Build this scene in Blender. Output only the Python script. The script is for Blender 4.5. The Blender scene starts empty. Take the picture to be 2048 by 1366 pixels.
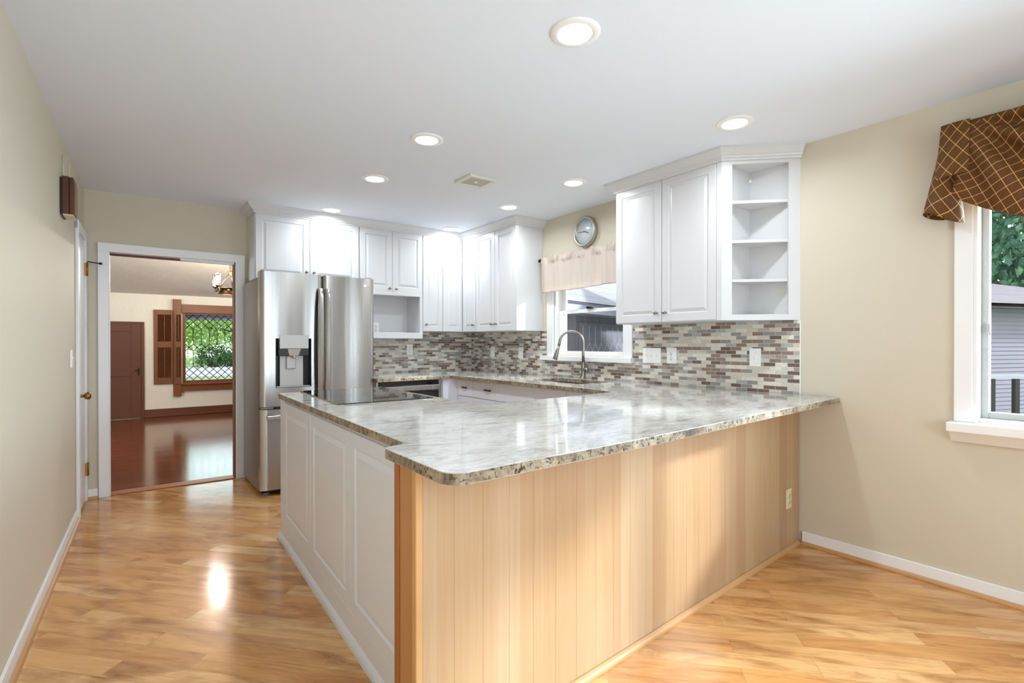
import bpy, bmesh, math, random
from mathutils import Vector, Matrix
random.seed(7)
R = math.radians
sc = bpy.context.scene
COL = sc.collection

# ------------------------------------------------------------------ camera, sky, sun, daylight and added fill lights, exposure
cam_d = bpy.data.cameras.new('camera'); cam = bpy.data.objects.new('camera', cam_d); COL.objects.link(cam)
cam_d.sensor_fit = 'HORIZONTAL'; cam_d.sensor_width = 36.0; cam_d.lens = 18.0
cam_d.shift_y = (693.04 - 683.0) / 2048.0
cam_d.clip_start = 0.02; cam_d.clip_end = 200
cam.location = (0, 0, 1.2278)
cam.rotation_euler = (R(90 - 0.3), 0, R(-36.806))
sc.camera = cam
sc.view_settings.view_transform = 'Standard'; sc.view_settings.look = 'None'
sc.view_settings.gamma = 1.0; sc.view_settings.use_curve_mapping = False
sc.view_settings.exposure = 0.38
sc.cycles.diffuse_bounces = 8; sc.cycles.max_bounces = 16

w = bpy.data.worlds.new('sky'); sc.world = w; w.use_nodes = True
bgn = w.node_tree.nodes['Background']
bgn.inputs['Color'].default_value = (0.86, 0.93, 1.0, 1); bgn.inputs['Strength'].default_value = 2.2

sun_d = bpy.data.lights.new('sun', 'SUN'); sun = bpy.data.objects.new('sun', sun_d); COL.objects.link(sun)
sun_d.energy = 4.6; sun_d.angle = R(5.5); sun_d.color = (0.92, 0.97, 1.0)
sun.rotation_euler = Vector((-0.70, 0.56, -0.45)).to_track_quat('-Z', 'Y').to_euler()

def area(name, loc, direction, sx, sy, power, color=(1, 1, 1), shape='RECTANGLE', spread=180):
    d = bpy.data.lights.new(name, 'AREA'); d.shape = shape; d.size = sx
    if shape == 'RECTANGLE': d.size_y = sy
    d.energy = power; d.color = color; d.spread = R(spread)
    o = bpy.data.objects.new(name, d); COL.objects.link(o); o.location = loc
    o.rotation_euler = Vector(direction).to_track_quat('-Z', 'Y').to_euler()
    return o
DAY = (0.72, 0.87, 1.0)
LAMP = (0.87, 0.94, 1.0)
area('rear_fill_light', (0.75, -2.66, 1.25), (-0.2, 1, 0.3), 1.7, 1.9, 34, DAY)  # fill added behind the camera to brighten hall, left wall and ceiling
area('daylight_breakfast_window', (3.52, -0.15, 1.47), (-1, 0.25, -0.15), 1.5, 1.15, 66, DAY, 'RECTANGLE', 130)
area('daylight_front_room_window', (1.6, 10.75, 1.17), (0, -1, 0), 1.5, 1.1, 10, DAY)
area('front_room_side_fill', (3.75, 8.0, 1.4), (-1, 0, 0), 2.2, 1.5, 225, DAY)  # fill added outside an unseen side opening to brighten the front room
area('front_room_left_fill', (-2.5, 7.2, 1.5), (1, 0.35, 0), 1.6, 1.2, 90, DAY)  # fill added inside the left wall, which has no window

H = 2.449

# ------------------------------------------------------------------ materials
def srgb(r, g, b):
    f = lambda c: (c / 12.92 if c <= 0.04045 else ((c + 0.055) / 1.055) ** 2.4)
    return (f(r / 255), f(g / 255), f(b / 255), 1)

class NT:
    def __init__(s, name):
        s.m = bpy.data.materials.new(name); s.m.use_nodes = True
        s.t = s.m.node_tree; s.t.nodes.clear()
        s.out = s.n('ShaderNodeOutputMaterial')
    def n(s, ty, **kw):
        x = s.t.nodes.new(ty)
        for k, v in kw.items():
            if k in x.inputs.keys(): x.inputs[k].default_value = v
            else: setattr(x, k, v)
        return x
    def l(s, a, b): s.t.links.new(a, b)
    def principled(s, **kw):
        p = s.n('ShaderNodeBsdfPrincipled')
        for k, v in kw.items(): p.inputs[k].default_value = v
        s.l(p.outputs[0], s.out.inputs[0]); return p
    def coord(s, scale=(1, 1, 1), rot=(0, 0, 0), loc=(0, 0, 0), kind='Object'):
        c = s.n('ShaderNodeTexCoord'); m = s.n('ShaderNodeMapping')
        m.inputs['Scale'].default_value = scale; m.inputs['Rotation'].default_value = rot; m.inputs['Location'].default_value = loc
        s.l(c.outputs[kind], m.inputs[0]); return m.outputs[0]
    def noise(s, vec, scale=5, detail=4, rough=0.55, dist=0.0):
        x = s.n('ShaderNodeTexNoise'); x.inputs['Scale'].default_value = scale; x.inputs['Detail'].default_value = detail
        x.inputs['Roughness'].default_value = rough; x.inputs['Distortion'].default_value = dist
        s.l(vec, x.inputs['Vector']); return x
    def ramp(s, fac, stops, interp='LINEAR'):
        x = s.n('ShaderNodeValToRGB'); x.color_ramp.interpolation = interp
        e = x.color_ramp.elements
        while len(e) > 1: e.remove(e[-1])
        e[0].position = stops[0][0]; e[0].color = stops[0][1]
        for p, c in stops[1:]:
            k = e.new(p); k.color = c
        s.l(fac, x.inputs[0]); return x
    def mix(s, fac, a, b, blend='MIX'):
        x = s.n('ShaderNodeMix', data_type='RGBA', blend_type=blend)
        for sock, v in ((x.inputs[0], fac), (x.inputs[6], a), (x.inputs[7], b)):
            if hasattr(v, 'is_linked'): s.l(v, sock)
            else: sock.default_value = v
        return x.outputs[2]
    def bump(s, height, p, strength=0.2, distance=0.01):
        b = s.n('ShaderNodeBump'); b.inputs['Strength'].default_value = strength; b.inputs['Distance'].default_value = distance
        s.l(height, b.inputs['Height']); s.l(b.outputs[0], p.inputs['Normal'])

def plain(name, col, rough=0.5, metal=0.0, spec=0.5, bump=None, var=0.0, coat=0.0):
    k = NT(name); p = k.principled(Roughness=rough, Metallic=metal)
    p.inputs['Specular IOR Level'].default_value = spec; p.inputs['Coat Weight'].default_value = coat
    p.inputs['Base Color'].default_value = col
    v = k.coord()
    if var:
        nz = k.noise(v, 3.0, 3)
        d = tuple(c * (1 - var) for c in col[:3]) + (1,)
        k.l(k.mix(nz.outputs[0], d, col), p.inputs['Base Color'])
    if bump:
        nz = k.noise(v, bump[0], 3); k.bump(nz.outputs[0], p, bump[1], bump[2])
    return k.m

M = {}
M['wall'] = plain('beige_wall_paint', srgb(209, 200, 181), 0.62, spec=0.3, bump=(160, 0.05, 0.002), var=0.03)
M['ceiling'] = plain('white_ceiling_paint', srgb(230, 236, 245), 0.75, spec=0.2, bump=(120, 0.06, 0.002))
M['white'] = plain('white_cabinet_paint', srgb(210, 210, 211), 0.33, spec=0.5)
M['bouncewhite'] = plain('bounce_tinted_white', srgb(226, 231, 241), 0.36)  # cabinet white with a cool tint in its colour against warm floor bounce
M['trim'] = plain('white_trim_paint', srgb(238, 238, 238), 0.35)
M['plate'] = plain('white_plastic_plate', srgb(244, 243, 240), 0.3)
M['plate2'] = plain('painted_over_plate', srgb(206, 198, 174), 0.5)
M['bone'] = plain('bone_plastic_plate', srgb(222, 210, 170), 0.4)
M['vent'] = plain('off_white_plastic', srgb(228, 225, 212), 0.45)
M['dark'] = plain('black_void', srgb(22, 22, 22), 0.6)
M['nickel'] = plain('brushed_nickel', srgb(150, 145, 138), 0.28, 1.0)
M['bronze'] = plain('dark_bronze', srgb(52, 44, 38), 0.35, 0.9)
M['black'] = plain('black_plastic', srgb(26, 26, 27), 0.35)
M['blackglass'] = plain('black_ceramic_glass', srgb(10, 10, 11), 0.03, spec=0.6, coat=0.3)
M['grayplastic'] = plain('silver_grey_plastic', srgb(182, 180, 177), 0.35, 0.3)
M['brass'] = plain('aged_brass', srgb(170, 124, 66), 0.32, 1.0, var=0.3)
M['antique'] = plain('antique_brass', srgb(78, 62, 42), 0.45, 1.0, var=0.5)
M['brownpaint'] = plain('brown_painted_wood', srgb(124, 70, 30), 0.42, var=0.12, bump=(30, 0.05, 0.003))
M['brownpaint2'] = plain('brown_door_paint', srgb(100, 54, 25), 0.45, var=0.1)
M['chime'] = plain('walnut_chime_wood', srgb(92, 48, 22), 0.4, var=0.4)
M['valboard'] = plain('brown_board_cover', srgb(84, 55, 33), 0.7)
M['rearfloor'] = plain('pale_grey_rear_floor', srgb(205, 203, 198), 0.5)
M['lead'] = plain('dark_lead_came', srgb(34, 32, 30), 0.5, 0.5)
M['reflwhite'] = plain('reflected_lattice_white', srgb(225, 230, 240), 0.4)
M['redwood'] = plain('red_fir_edge', srgb(176, 108, 58), 0.4, var=0.35)
M['clockface'] = plain('pale_clock_face', srgb(214, 218, 220), 0.4)
M['clockrim'] = plain('satin_silver_rim', srgb(176, 174, 164), 0.3, 0.75)
M['stucco'] = plain('cream_textured_plaster', srgb(226, 217, 198), 0.75, spec=0.2, bump=(7, 0.5, 0.02))
M['stucco_ceil'] = plain('grey_textured_plaster', srgb(206, 196, 182), 0.8, spec=0.2, bump=(6, 0.5, 0.02))
M['alum'] = plain('grey_window_frame', srgb(176, 176, 172), 0.4)
M['drive'] = plain('pale_concrete_drive', srgb(150, 149, 152), 0.85, var=0.1)
M['lawn'] = plain('lawn_green', srgb(120, 140, 84), 0.9, var=0.4)
M['siding'] = plain('shaded_purple_grey_siding', srgb(142, 136, 150), 0.7, var=0.1)  # purple grey siding with the shade of the walls put into its colour
M['fascia'] = plain('pale_fascia', srgb(176, 178, 200), 0.6)
M['rail'] = plain('weathered_rail', srgb(172, 172, 184), 0.6)
M['bark'] = plain('tree_bark', srgb(84, 70, 56), 0.9, var=0.4)

def emit(name, col, strength):
    k = NT(name); e = k.n('ShaderNodeEmission'); e.inputs[0].default_value = col; e.inputs[1].default_value = strength
    k.l(e.outputs[0], k.out.inputs[0]); return k.m
M['lens'] = emit('lit_lamp_lens', (1, 0.98, 0.96, 1), 6.0)
M['bulb'] = emit('lit_bulb', (1, 0.9, 0.72, 1), 30.0)

def glass(name, tint=(1, 1, 1, 1), gl=0.08, rough=0.0):
    k = NT(name); t = k.n('ShaderNodeBsdfTransparent'); t.inputs[0].default_value = tint
    g = k.n('ShaderNodeBsdfGlossy'); g.inputs['Roughness'].default_value = rough
    fr = k.n('ShaderNodeFresnel'); ge = k.n('ShaderNodeNewGeometry'); mr = k.n('ShaderNodeMapRange')
    mr.inputs['To Min'].default_value = 1.3; mr.inputs['To Max'].default_value = 1 / 1.3     # same reflectance from either face of the pane
    k.l(ge.outputs['Backfacing'], mr.inputs[0]); k.l(mr.outputs[0], fr.inputs[0])
    mx = k.n('ShaderNodeMixShader'); k.l(fr.outputs[0], mx.inputs[0]); k.l(t.outputs[0], mx.inputs[1]); k.l(g.outputs[0], mx.inputs[2])
    k.l(mx.outputs[0], k.out.inputs[0]); return k.m
M['glass'] = glass('window_pane_glass', (0.95, 0.97, 0.98, 1))
M['shade'] = glass('clear_lamp_glass', (0.97, 0.97, 0.97, 1))

def mat_steel(name, col, rough=0.24):
    k = NT(name); p = k.principled(Metallic=1.0, Roughness=rough)
    p.inputs['Base Color'].default_value = col
    v = k.coord(scale=(70, 70, 0.5)); nz = k.noise(v, 1.0, 2)
    r = k.ramp(nz.outputs[0], [(0.3, (rough - 0.02,) * 3 + (1,)), (0.7, (rough + 0.03,) * 3 + (1,))])
    k.l(r.outputs[0], p.inputs['Roughness'])
    p.inputs['Anisotropic'].default_value = 0.85; p.inputs['Anisotropic Rotation'].default_value = 0.25; tg = k.n('ShaderNodeTangent'); tg.direction_type = 'RADIAL'; tg.axis = 'Z'; k.l(tg.outputs[0], p.inputs['Tangent'])
    v2 = k.coord(scale=(7, 7, 0.55)); n2 = k.noise(v2, 1.0, 2); k.bump(n2.outputs[0], p, 0.06, 0.03)
    return k.m
M['steel'] = mat_steel('brushed_stainless', srgb(176, 173, 169), 0.25)
M['steelside'] = plain('grey_appliance_side', srgb(134, 129, 123), 0.38, 0.75)

def mat_floor(name, angle, wid, ln, cols, grain_dark, rough, coat=0.15):
    k = NT(name); p = k.principled(Roughness=rough)
    p.inputs['Coat Weight'].default_value = coat; p.inputs['Coat Roughness'].default_value = 0.12
    v = k.coord(rot=(0, 0, angle))
    b = k.n('ShaderNodeTexBrick'); b.offset = 0.37; b.offset_frequency = 2; b.squash = 1
    b.inputs['Color1'].default_value = (0, 0, 0, 1); b.inputs['Color2'].default_value = (1, 1, 1, 1); b.inputs['Mortar'].default_value = (0.5, 0.5, 0.5, 1)
    b.inputs['Scale'].default_value = 1; b.inputs['Mortar Size'].default_value = 0.0007; b.inputs['Mortar Smooth'].default_value = 0.2
    b.inputs['Brick Width'].default_value = ln; b.inputs['Row Height'].default_value = wid
    k.l(v, b.inputs['Vector'])
    tone = k.ramp(b.outputs['Color'], cols)
    # blotchy figure stretched along the board, shifted from board to board
    add = k.n('ShaderNodeVectorMath', operation='MULTIPLY_ADD'); sep = k.n('ShaderNodeCombineXYZ')
    mul = k.n('ShaderNodeMath', operation='MULTIPLY'); mul.inputs[1].default_value = 17.0; k.l(b.outputs['Color'], mul.inputs[0])
    k.l(mul.outputs[0], sep.inputs[0]); k.l(mul.outputs[0], sep.inputs[1])
    k.l(v, add.inputs[0]); add.inputs[1].default_value = (2.2, 9.0, 1); k.l(sep.outputs[0], add.inputs[2])
    nz = k.noise(add.outputs[0], 1.0, 7, 0.62, 1.1)
    fig = k.ramp(nz.outputs[0], [(0.30, (0, 0, 0, 1)), (0.56, (1, 1, 1, 1))])
    c1 = k.mix(fig.outputs[0], grain_dark, tone.outputs[0])
    add2 = k.n('ShaderNodeVectorMath', operation='MULTIPLY_ADD'); k.l(v, add2.inputs[0]); add2.inputs[1].default_value = (5, 95, 1); k.l(sep.outputs[0], add2.inputs[2])
    n2 = k.noise(add2.outputs[0], 1.0, 4, 0.6, 0.4)
    g2 = k.ramp(n2.outputs[0], [(0.3, (0.78, 0.72, 0.66, 1)), (0.62, (1, 1, 1, 1))])
    c2 = k.mix(0.7, c1, g2.outputs[0], 'MULTIPLY')
    c3 = k.mix(b.outputs['Fac'], c2, k.mix(0.6, c2, (0.16, 0.09, 0.04, 1)))
    k.l(c3, p.inputs['Base Color'])
    n3 = k.noise(k.coord(rot=(0, 0, angle), scale=(0.9, 6, 1)), 1.0, 2); k.bump(n3.outputs[0], p, 0.05, 0.02)
    return k.m
M['maple'] = mat_floor('maple_plank_floor', R(47.5), 0.098, 0.78,
    [(0.0, srgb(208, 150, 88)), (0.35, srgb(216, 161, 99)), (0.7, srgb(223, 172, 111)), (1.0, srgb(234, 194, 140))], srgb(160, 102, 52), 0.14, 0.0)
M['redfloor'] = mat_floor('reddish_oak_floor', 0.0, 0.058, 0.9,
    [(0.0, srgb(98, 46, 22)), (0.5, srgb(120, 58, 28)), (1.0, srgb(136, 70, 36))], srgb(84, 38, 17), 0.16, 0.3)

def mat_boards(name):
    k = NT(name); p = k.principled(Roughness=0.42)
    v = k.coord()
    b = k.n('ShaderNodeTexBrick'); b.offset = 0; b.inputs['Scale'].default_value = 1
    b.inputs['Color1'].default_value = (0, 0, 0, 1); b.inputs['Color2'].default_value = (1, 1, 1, 1)
    b.inputs['Mortar Size'].default_value = 0.0; b.inputs['Brick Width'].default_value = 0.1055; b.inputs['Row Height'].default_value = 5.0
    mp = k.coord(rot=(R(90), 0, 0), loc=(0, 1.0, 0))
    k.l(mp, b.inputs['Vector'])
    tone = k.ramp(b.outputs['Color'], [(0, srgb(174, 140, 104)), (0.5, srgb(182, 150, 114)), (1, srgb(189, 161, 128))])
    cmb = k.n('ShaderNodeCombineXYZ'); mul = k.n('ShaderNodeMath', operation='MULTIPLY'); mul.inputs[1].default_value = 23
    k.l(b.outputs['Color'], mul.inputs[0]); k.l(mul.outputs[0], cmb.inputs[0]); k.l(mul.outputs[0], cmb.inputs[2])
    ma = k.n('ShaderNodeVectorMath', operation='MULTIPLY_ADD'); k.l(v, ma.inputs[0]); ma.inputs[1].default_value = (55, 55, 1.6); k.l(cmb.outputs[0], ma.inputs[2])
    nz = k.noise(ma.outputs[0], 1.0, 5, 0.6, 0.8)
    g = k.ramp(nz.outputs[0], [(0.25, (0.90, 0.84, 0.75, 1)), (0.55, (1, 1, 1, 1))])
    k.l(k.mix(0.8, tone.outputs[0], g.outputs[0], 'MULTIPLY'), p.inputs['Base Color'])
    return k.m
M['boards'] = mat_boards('light_maple_boards')
M['boardtrim'] = plain('fir_corner_trim', srgb(214, 166, 112), 0.42, var=0.2)
M['boardend'] = plain('fir_end_board', srgb(190, 138, 86), 0.45, var=0.15)
M['shoe'] = plain('maple_shoe_moulding', srgb(206, 156, 104), 0.35, var=0.25)

def mat_granite(name, edge):
    k = NT(name); p = k.principled(Roughness=0.07 if not edge else 0.3)
    p.inputs['Specular IOR Level'].default_value = 0.62
    v = k.coord(rot=(0, 0, R(36)), scale=(1, 2.4, 1))
    n1 = k.noise(v, 5.5, 8, 0.66, 1.6)
    n2 = k.noise(v, 34, 6, 0.7, 0.6)
    n3 = k.noise(k.coord(scale=(1, 1, 1)), 85, 3, 0.6, 0.2)
    if not edge:
        base = k.ramp(n1.outputs[0], [(0.28, srgb(146, 139, 130)), (0.42, srgb(196, 192, 186)), (0.56, srgb(218, 216, 211)), (0.75, srgb(226, 224, 220))])
        fl = k.ramp(n2.outputs[0], [(0.30, srgb(132, 127, 120)), (0.43, srgb(218, 216, 212)), (0.7, srgb(242, 241, 239))])
        c = k.mix(0.75, base.outputs[0], fl.outputs[0], 'MULTIPLY')
        sp = k.ramp(n3.outputs[0], [(0.27, (1, 1, 1, 1)), (0.33, (0, 0, 0, 1))])
        c = k.mix(sp.outputs[0], c, srgb(112, 100, 88))
    else:
        n1 = k.noise(k.coord(), 9, 6, 0.66, 1.2)
        base = k.ramp(n1.outputs[0], [(0.32, srgb(84, 70, 56)), (0.45, srgb(142, 126, 104)), (0.58, srgb(172, 157, 132)), (0.75, srgb(196, 184, 164))])
        n4 = k.noise(k.coord(), 60, 4, 0.65, 0.6)
        sp = k.ramp(n4.outputs[0], [(0.40, (1, 1, 1, 1)), (0.47, (0, 0, 0, 1))])
        c = k.mix(sp.outputs[0], base.outputs[0], srgb(62, 52, 44))
        k.bump(n4.outputs[0], p, 0.4, 0.004)
    k.l(c, p.inputs['Base Color'])
    return k.m
M['granite'] = mat_granite('polished_pale_granite', False)
M['granite_edge'] = mat_granite('rough_granite_edge', True)  # browner colour also stands for the reflection that only the top catches

def mat_tile(name, axis):
    k = NT(name); p = k.principled(Roughness=0.16)
    c = k.n('ShaderNodeTexCoord'); s = k.n('ShaderNodeSeparateXYZ'); k.l(c.outputs['Object'], s.inputs[0])
    cb = k.n('ShaderNodeCombineXYZ'); k.l(s.outputs[axis], cb.inputs[0]); k.l(s.outputs[2], cb.inputs[1])
    ad = k.n('ShaderNodeVectorMath', operation='ADD'); k.l(cb.outputs[0], ad.inputs[0]); ad.inputs[1].default_value = (0.011, 0.0085, 0)
    b = k.n('ShaderNodeTexBrick'); b.offset = 0.5; b.inputs['Scale'].default_value = 1
    b.inputs['Brick Width'].default_value = 0.0755; b.inputs['Row Height'].default_value = 0.0248
    b.inputs['Mortar Size'].default_value = 0.0013; b.inputs['Mortar Smooth'].default_value = 0.1
    k.l(ad.outputs[0], b.inputs['Vector'])
    # one random tone per tile: its row and column number feed a white noise
    def mt(op, a, v=None):
        x = k.n('ShaderNodeMath', operation=op)
        for n_, q in enumerate((a, v)):
            if q is None: continue
            if hasattr(q, 'is_linked'): k.l(q, x.inputs[n_])
            else: x.inputs[n_].default_value = q
        return x.outputs[0]
    sp = k.n('ShaderNodeSeparateXYZ'); k.l(ad.outputs[0], sp.inputs[0])
    row = mt('FLOOR', mt('DIVIDE', sp.outputs[1], 0.0248))
    half = mt('MULTIPLY', mt('SUBTRACT', 1.0, mt('MODULO', row, 2.0)), 0.5)
    colm = mt('FLOOR', mt('ADD', mt('DIVIDE', sp.outputs[0], 0.0755), half))
    idv = k.n('ShaderNodeCombineXYZ'); k.l(row, idv.inputs[0]); k.l(colm, idv.inputs[1])
    wn = k.n('ShaderNodeTexWhiteNoise'); wn.noise_dimensions = '2D'; k.l(idv.outputs[0], wn.inputs['Vector'])
    r = k.ramp(wn.outputs['Value'], [(0.0, srgb(122, 101, 90)), (0.16, srgb(150, 128, 116)), (0.30, srgb(156, 153, 149)), (0.48, srgb(182, 180, 176)), (0.62, srgb(214, 209, 195)), (0.85, srgb(230, 226, 213))], 'CONSTANT')
    nz = k.noise(cb.outputs[0], 95, 3, 0.6, 1.5)
    g = k.ramp(nz.outputs[0], [(0.3, (0.72, 0.70, 0.68, 1)), (0.65, (1.08, 1.08, 1.08, 1))])
    cc = k.mix(0.85, r.outputs[0], g.outputs[0], 'MULTIPLY')
    k.l(k.mix(b.outputs['Fac'], cc, srgb(206, 202, 192)), p.inputs['Base Color'])
    mth = k.n('ShaderNodeMath', operation='SUBTRACT'); k.l(nz.outputs[0], mth.inputs[0]); k.l(b.outputs['Fac'], mth.inputs[1])
    k.bump(mth.outputs[0], p, 0.35, 0.003)
    return k.m
M['tile_r'] = mat_tile('glass_mosaic_tile', 1)
M['tile_b'] = mat_tile('glass_mosaic_tile_return', 0)

def mat_valance(name):
    k = NT(name); p = k.principled(Roughness=0.6); p.inputs['Specular IOR Level'].default_value = 0.2
    v = k.coord(rot=(0, 0, R(45)), scale=(1 / 0.053, 1 / 0.082, 1), kind='UV')
    s = k.n('ShaderNodeSeparateXYZ'); k.l(v, s.inputs[0])
    def line(sock):
        a = k.n('ShaderNodeMath', operation='MODULO'); k.l(sock, a.inputs[0]); a.inputs[1].default_value = 0.7071
        a2 = k.n('ShaderNodeMath', operation='ADD'); k.l(a.outputs[0], a2.inputs[0]); a2.inputs[1].default_value = 0.7071
        a3 = k.n('ShaderNodeMath', operation='MODULO'); k.l(a2.outputs[0], a3.inputs[0]); a3.inputs[1].default_value = 0.7071
        q = k.n('ShaderNodeMath', operation='LESS_THAN'); k.l(a3.outputs[0], q.inputs[0]); q.inputs[1].default_value = 0.036
        return q.outputs[0]
    mx = k.n('ShaderNodeMath', operation='MAXIMUM'); k.l(line(s.outputs[0]), mx.inputs[0]); k.l(line(s.outputs[1]), mx.inputs[1])
    cuv = k.coord(scale=(260, 18, 1), kind='UV'); nz = k.noise(cuv, 1, 2)
    base = k.mix(nz.outputs[0], srgb(80, 50, 24), srgb(112, 72, 36))
    k.l(k.mix(mx.outputs[0], base, srgb(214, 168, 104)), p.inputs['Base Color'])
    return k.m
M['valance'] = mat_valance('brown_diamond_fabric')

def mat_linen():
    k = NT('blush_linen'); d = k.n('ShaderNodeBsdfDiffuse'); t = k.n('ShaderNodeBsdfTranslucent')
    v = k.coord(scale=(300, 300, 300)); nz = k.noise(v, 1, 2)
    c = k.mix(nz.outputs[0], srgb(216, 202, 192), srgb(238, 228, 220))
    k.l(c, d.inputs[0]); k.l(c, t.inputs[0])
    mx = k.n('ShaderNodeMixShader'); mx.inputs[0].default_value = 0.4
    k.l(d.outputs[0], mx.inputs[1]); k.l(t.outputs[0], mx.inputs[2]); k.l(mx.outputs[0], k.out.inputs[0]); return k.m
M['linen'] = mat_linen()

def mat_leaf(name, a, b, c):
    k = NT(name); d = k.n('ShaderNodeBsdfDiffuse'); t = k.n('ShaderNodeBsdfTranslucent')
    nz = k.noise(k.coord(), 3.2, 4, 0.75)
    r = k.ramp(nz.outputs[0], [(0.3, a), (0.5, b), (0.7, c)])
    k.l(r.outputs[0], d.inputs[0]); k.l(r.outputs[0], t.inputs[0])
    mx = k.n('ShaderNodeMixShader'); mx.inputs[0].default_value = 0.4
    k.l(d.outputs[0], mx.inputs[1]); k.l(t.outputs[0], mx.inputs[2]); k.l(mx.outputs[0], k.out.inputs[0]); return k.m
M['leaf'] = mat_leaf('bright_green_leaves', srgb(120, 158, 88), srgb(170, 200, 124), srgb(220, 228, 172))
M['leaf2'] = mat_leaf('pale_green_leaves', srgb(128, 160, 100), srgb(176, 204, 140), srgb(224, 232, 190))
M['leaf_dark'] = mat_leaf('dark_green_leaves', srgb(40, 66, 36), srgb(62, 94, 50), srgb(92, 124, 66))
M['leaf_blue'] = mat_leaf('cool_green_leaves', srgb(60, 98, 84), srgb(96, 138, 112), srgb(150, 178, 140))
M['leaf_gold'] = mat_leaf('golden_leaves', srgb(150, 130, 60), srgb(196, 164, 76), srgb(214, 190, 110))

def mat_shingle(name, c1, c2):
    k = NT(name); p = k.principled(Roughness=0.85)
    b = k.n('ShaderNodeTexBrick'); b.inputs['Scale'].default_value = 1; b.inputs['Brick Width'].default_value = 0.5; b.inputs['Row Height'].default_value = 0.2
    b.inputs['Mortar Size'].default_value = 0.008; b.inputs['Color1'].default_value = c1; b.inputs['Color2'].default_value = c2
    b.inputs['Mortar'].default_value = tuple(x * 0.6 for x in c1[:3]) + (1,)
    k.l(k.coord(kind='UV'), b.inputs['Vector']); k.l(b.outputs[0], p.inputs['Base Color']); return k.m
M['shingle'] = mat_shingle('pale_lavender_shingles', srgb(150, 148, 154), srgb(138, 136, 144))
M['shingle2'] = mat_shingle('pinkish_grey_shingles', srgb(118, 108, 112), srgb(106, 97, 102))

# ------------------------------------------------------------------ mesh helpers
class Frame:
    """a wall-like frame: u along the wall, d out from it, z up"""
    def __init__(s, o, u, n):
        s.o = Vector(o); s.u = Vector(u).normalized(); s.n = Vector(n).normalized()
    def __call__(s, u, d, z): return s.o + s.u * u + s.n * d + Vector((0, 0, z))
FR = Frame((3.315, 0, 0), (0, 1, 0), (-1, 0, 0))
FB = Frame((0, 5.244, 0), (1, 0, 0), (0, -1, 0))
_lu = Vector((0.0293, 1, 0)).normalized()
FL = Frame(Vector((-0.2882, 5, 0)) - _lu * 5, _lu, (1, -0.0293, 0))
_pu = Vector((0.0286, 1, 0)).normalized()
FP = Frame(Vector((0.735, 2.077, 0)) - _pu * 2.077, _pu, (-1, 0.0286, 0))
_wu = Vector((2.677, 0.178, 0)).normalized(); WLEN = Vector((2.677, 0.178, 0)).length
FW = Frame((0.632, 1.288, 0), _wu, (_wu.y, -_wu.x, 0))
FD = Frame((0, 10.433, 0), (1, 0, 0), (0, -1, 0))
WORLD = Frame((0, 0, 0), (1, 0, 0), (0, 1, 0))

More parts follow.
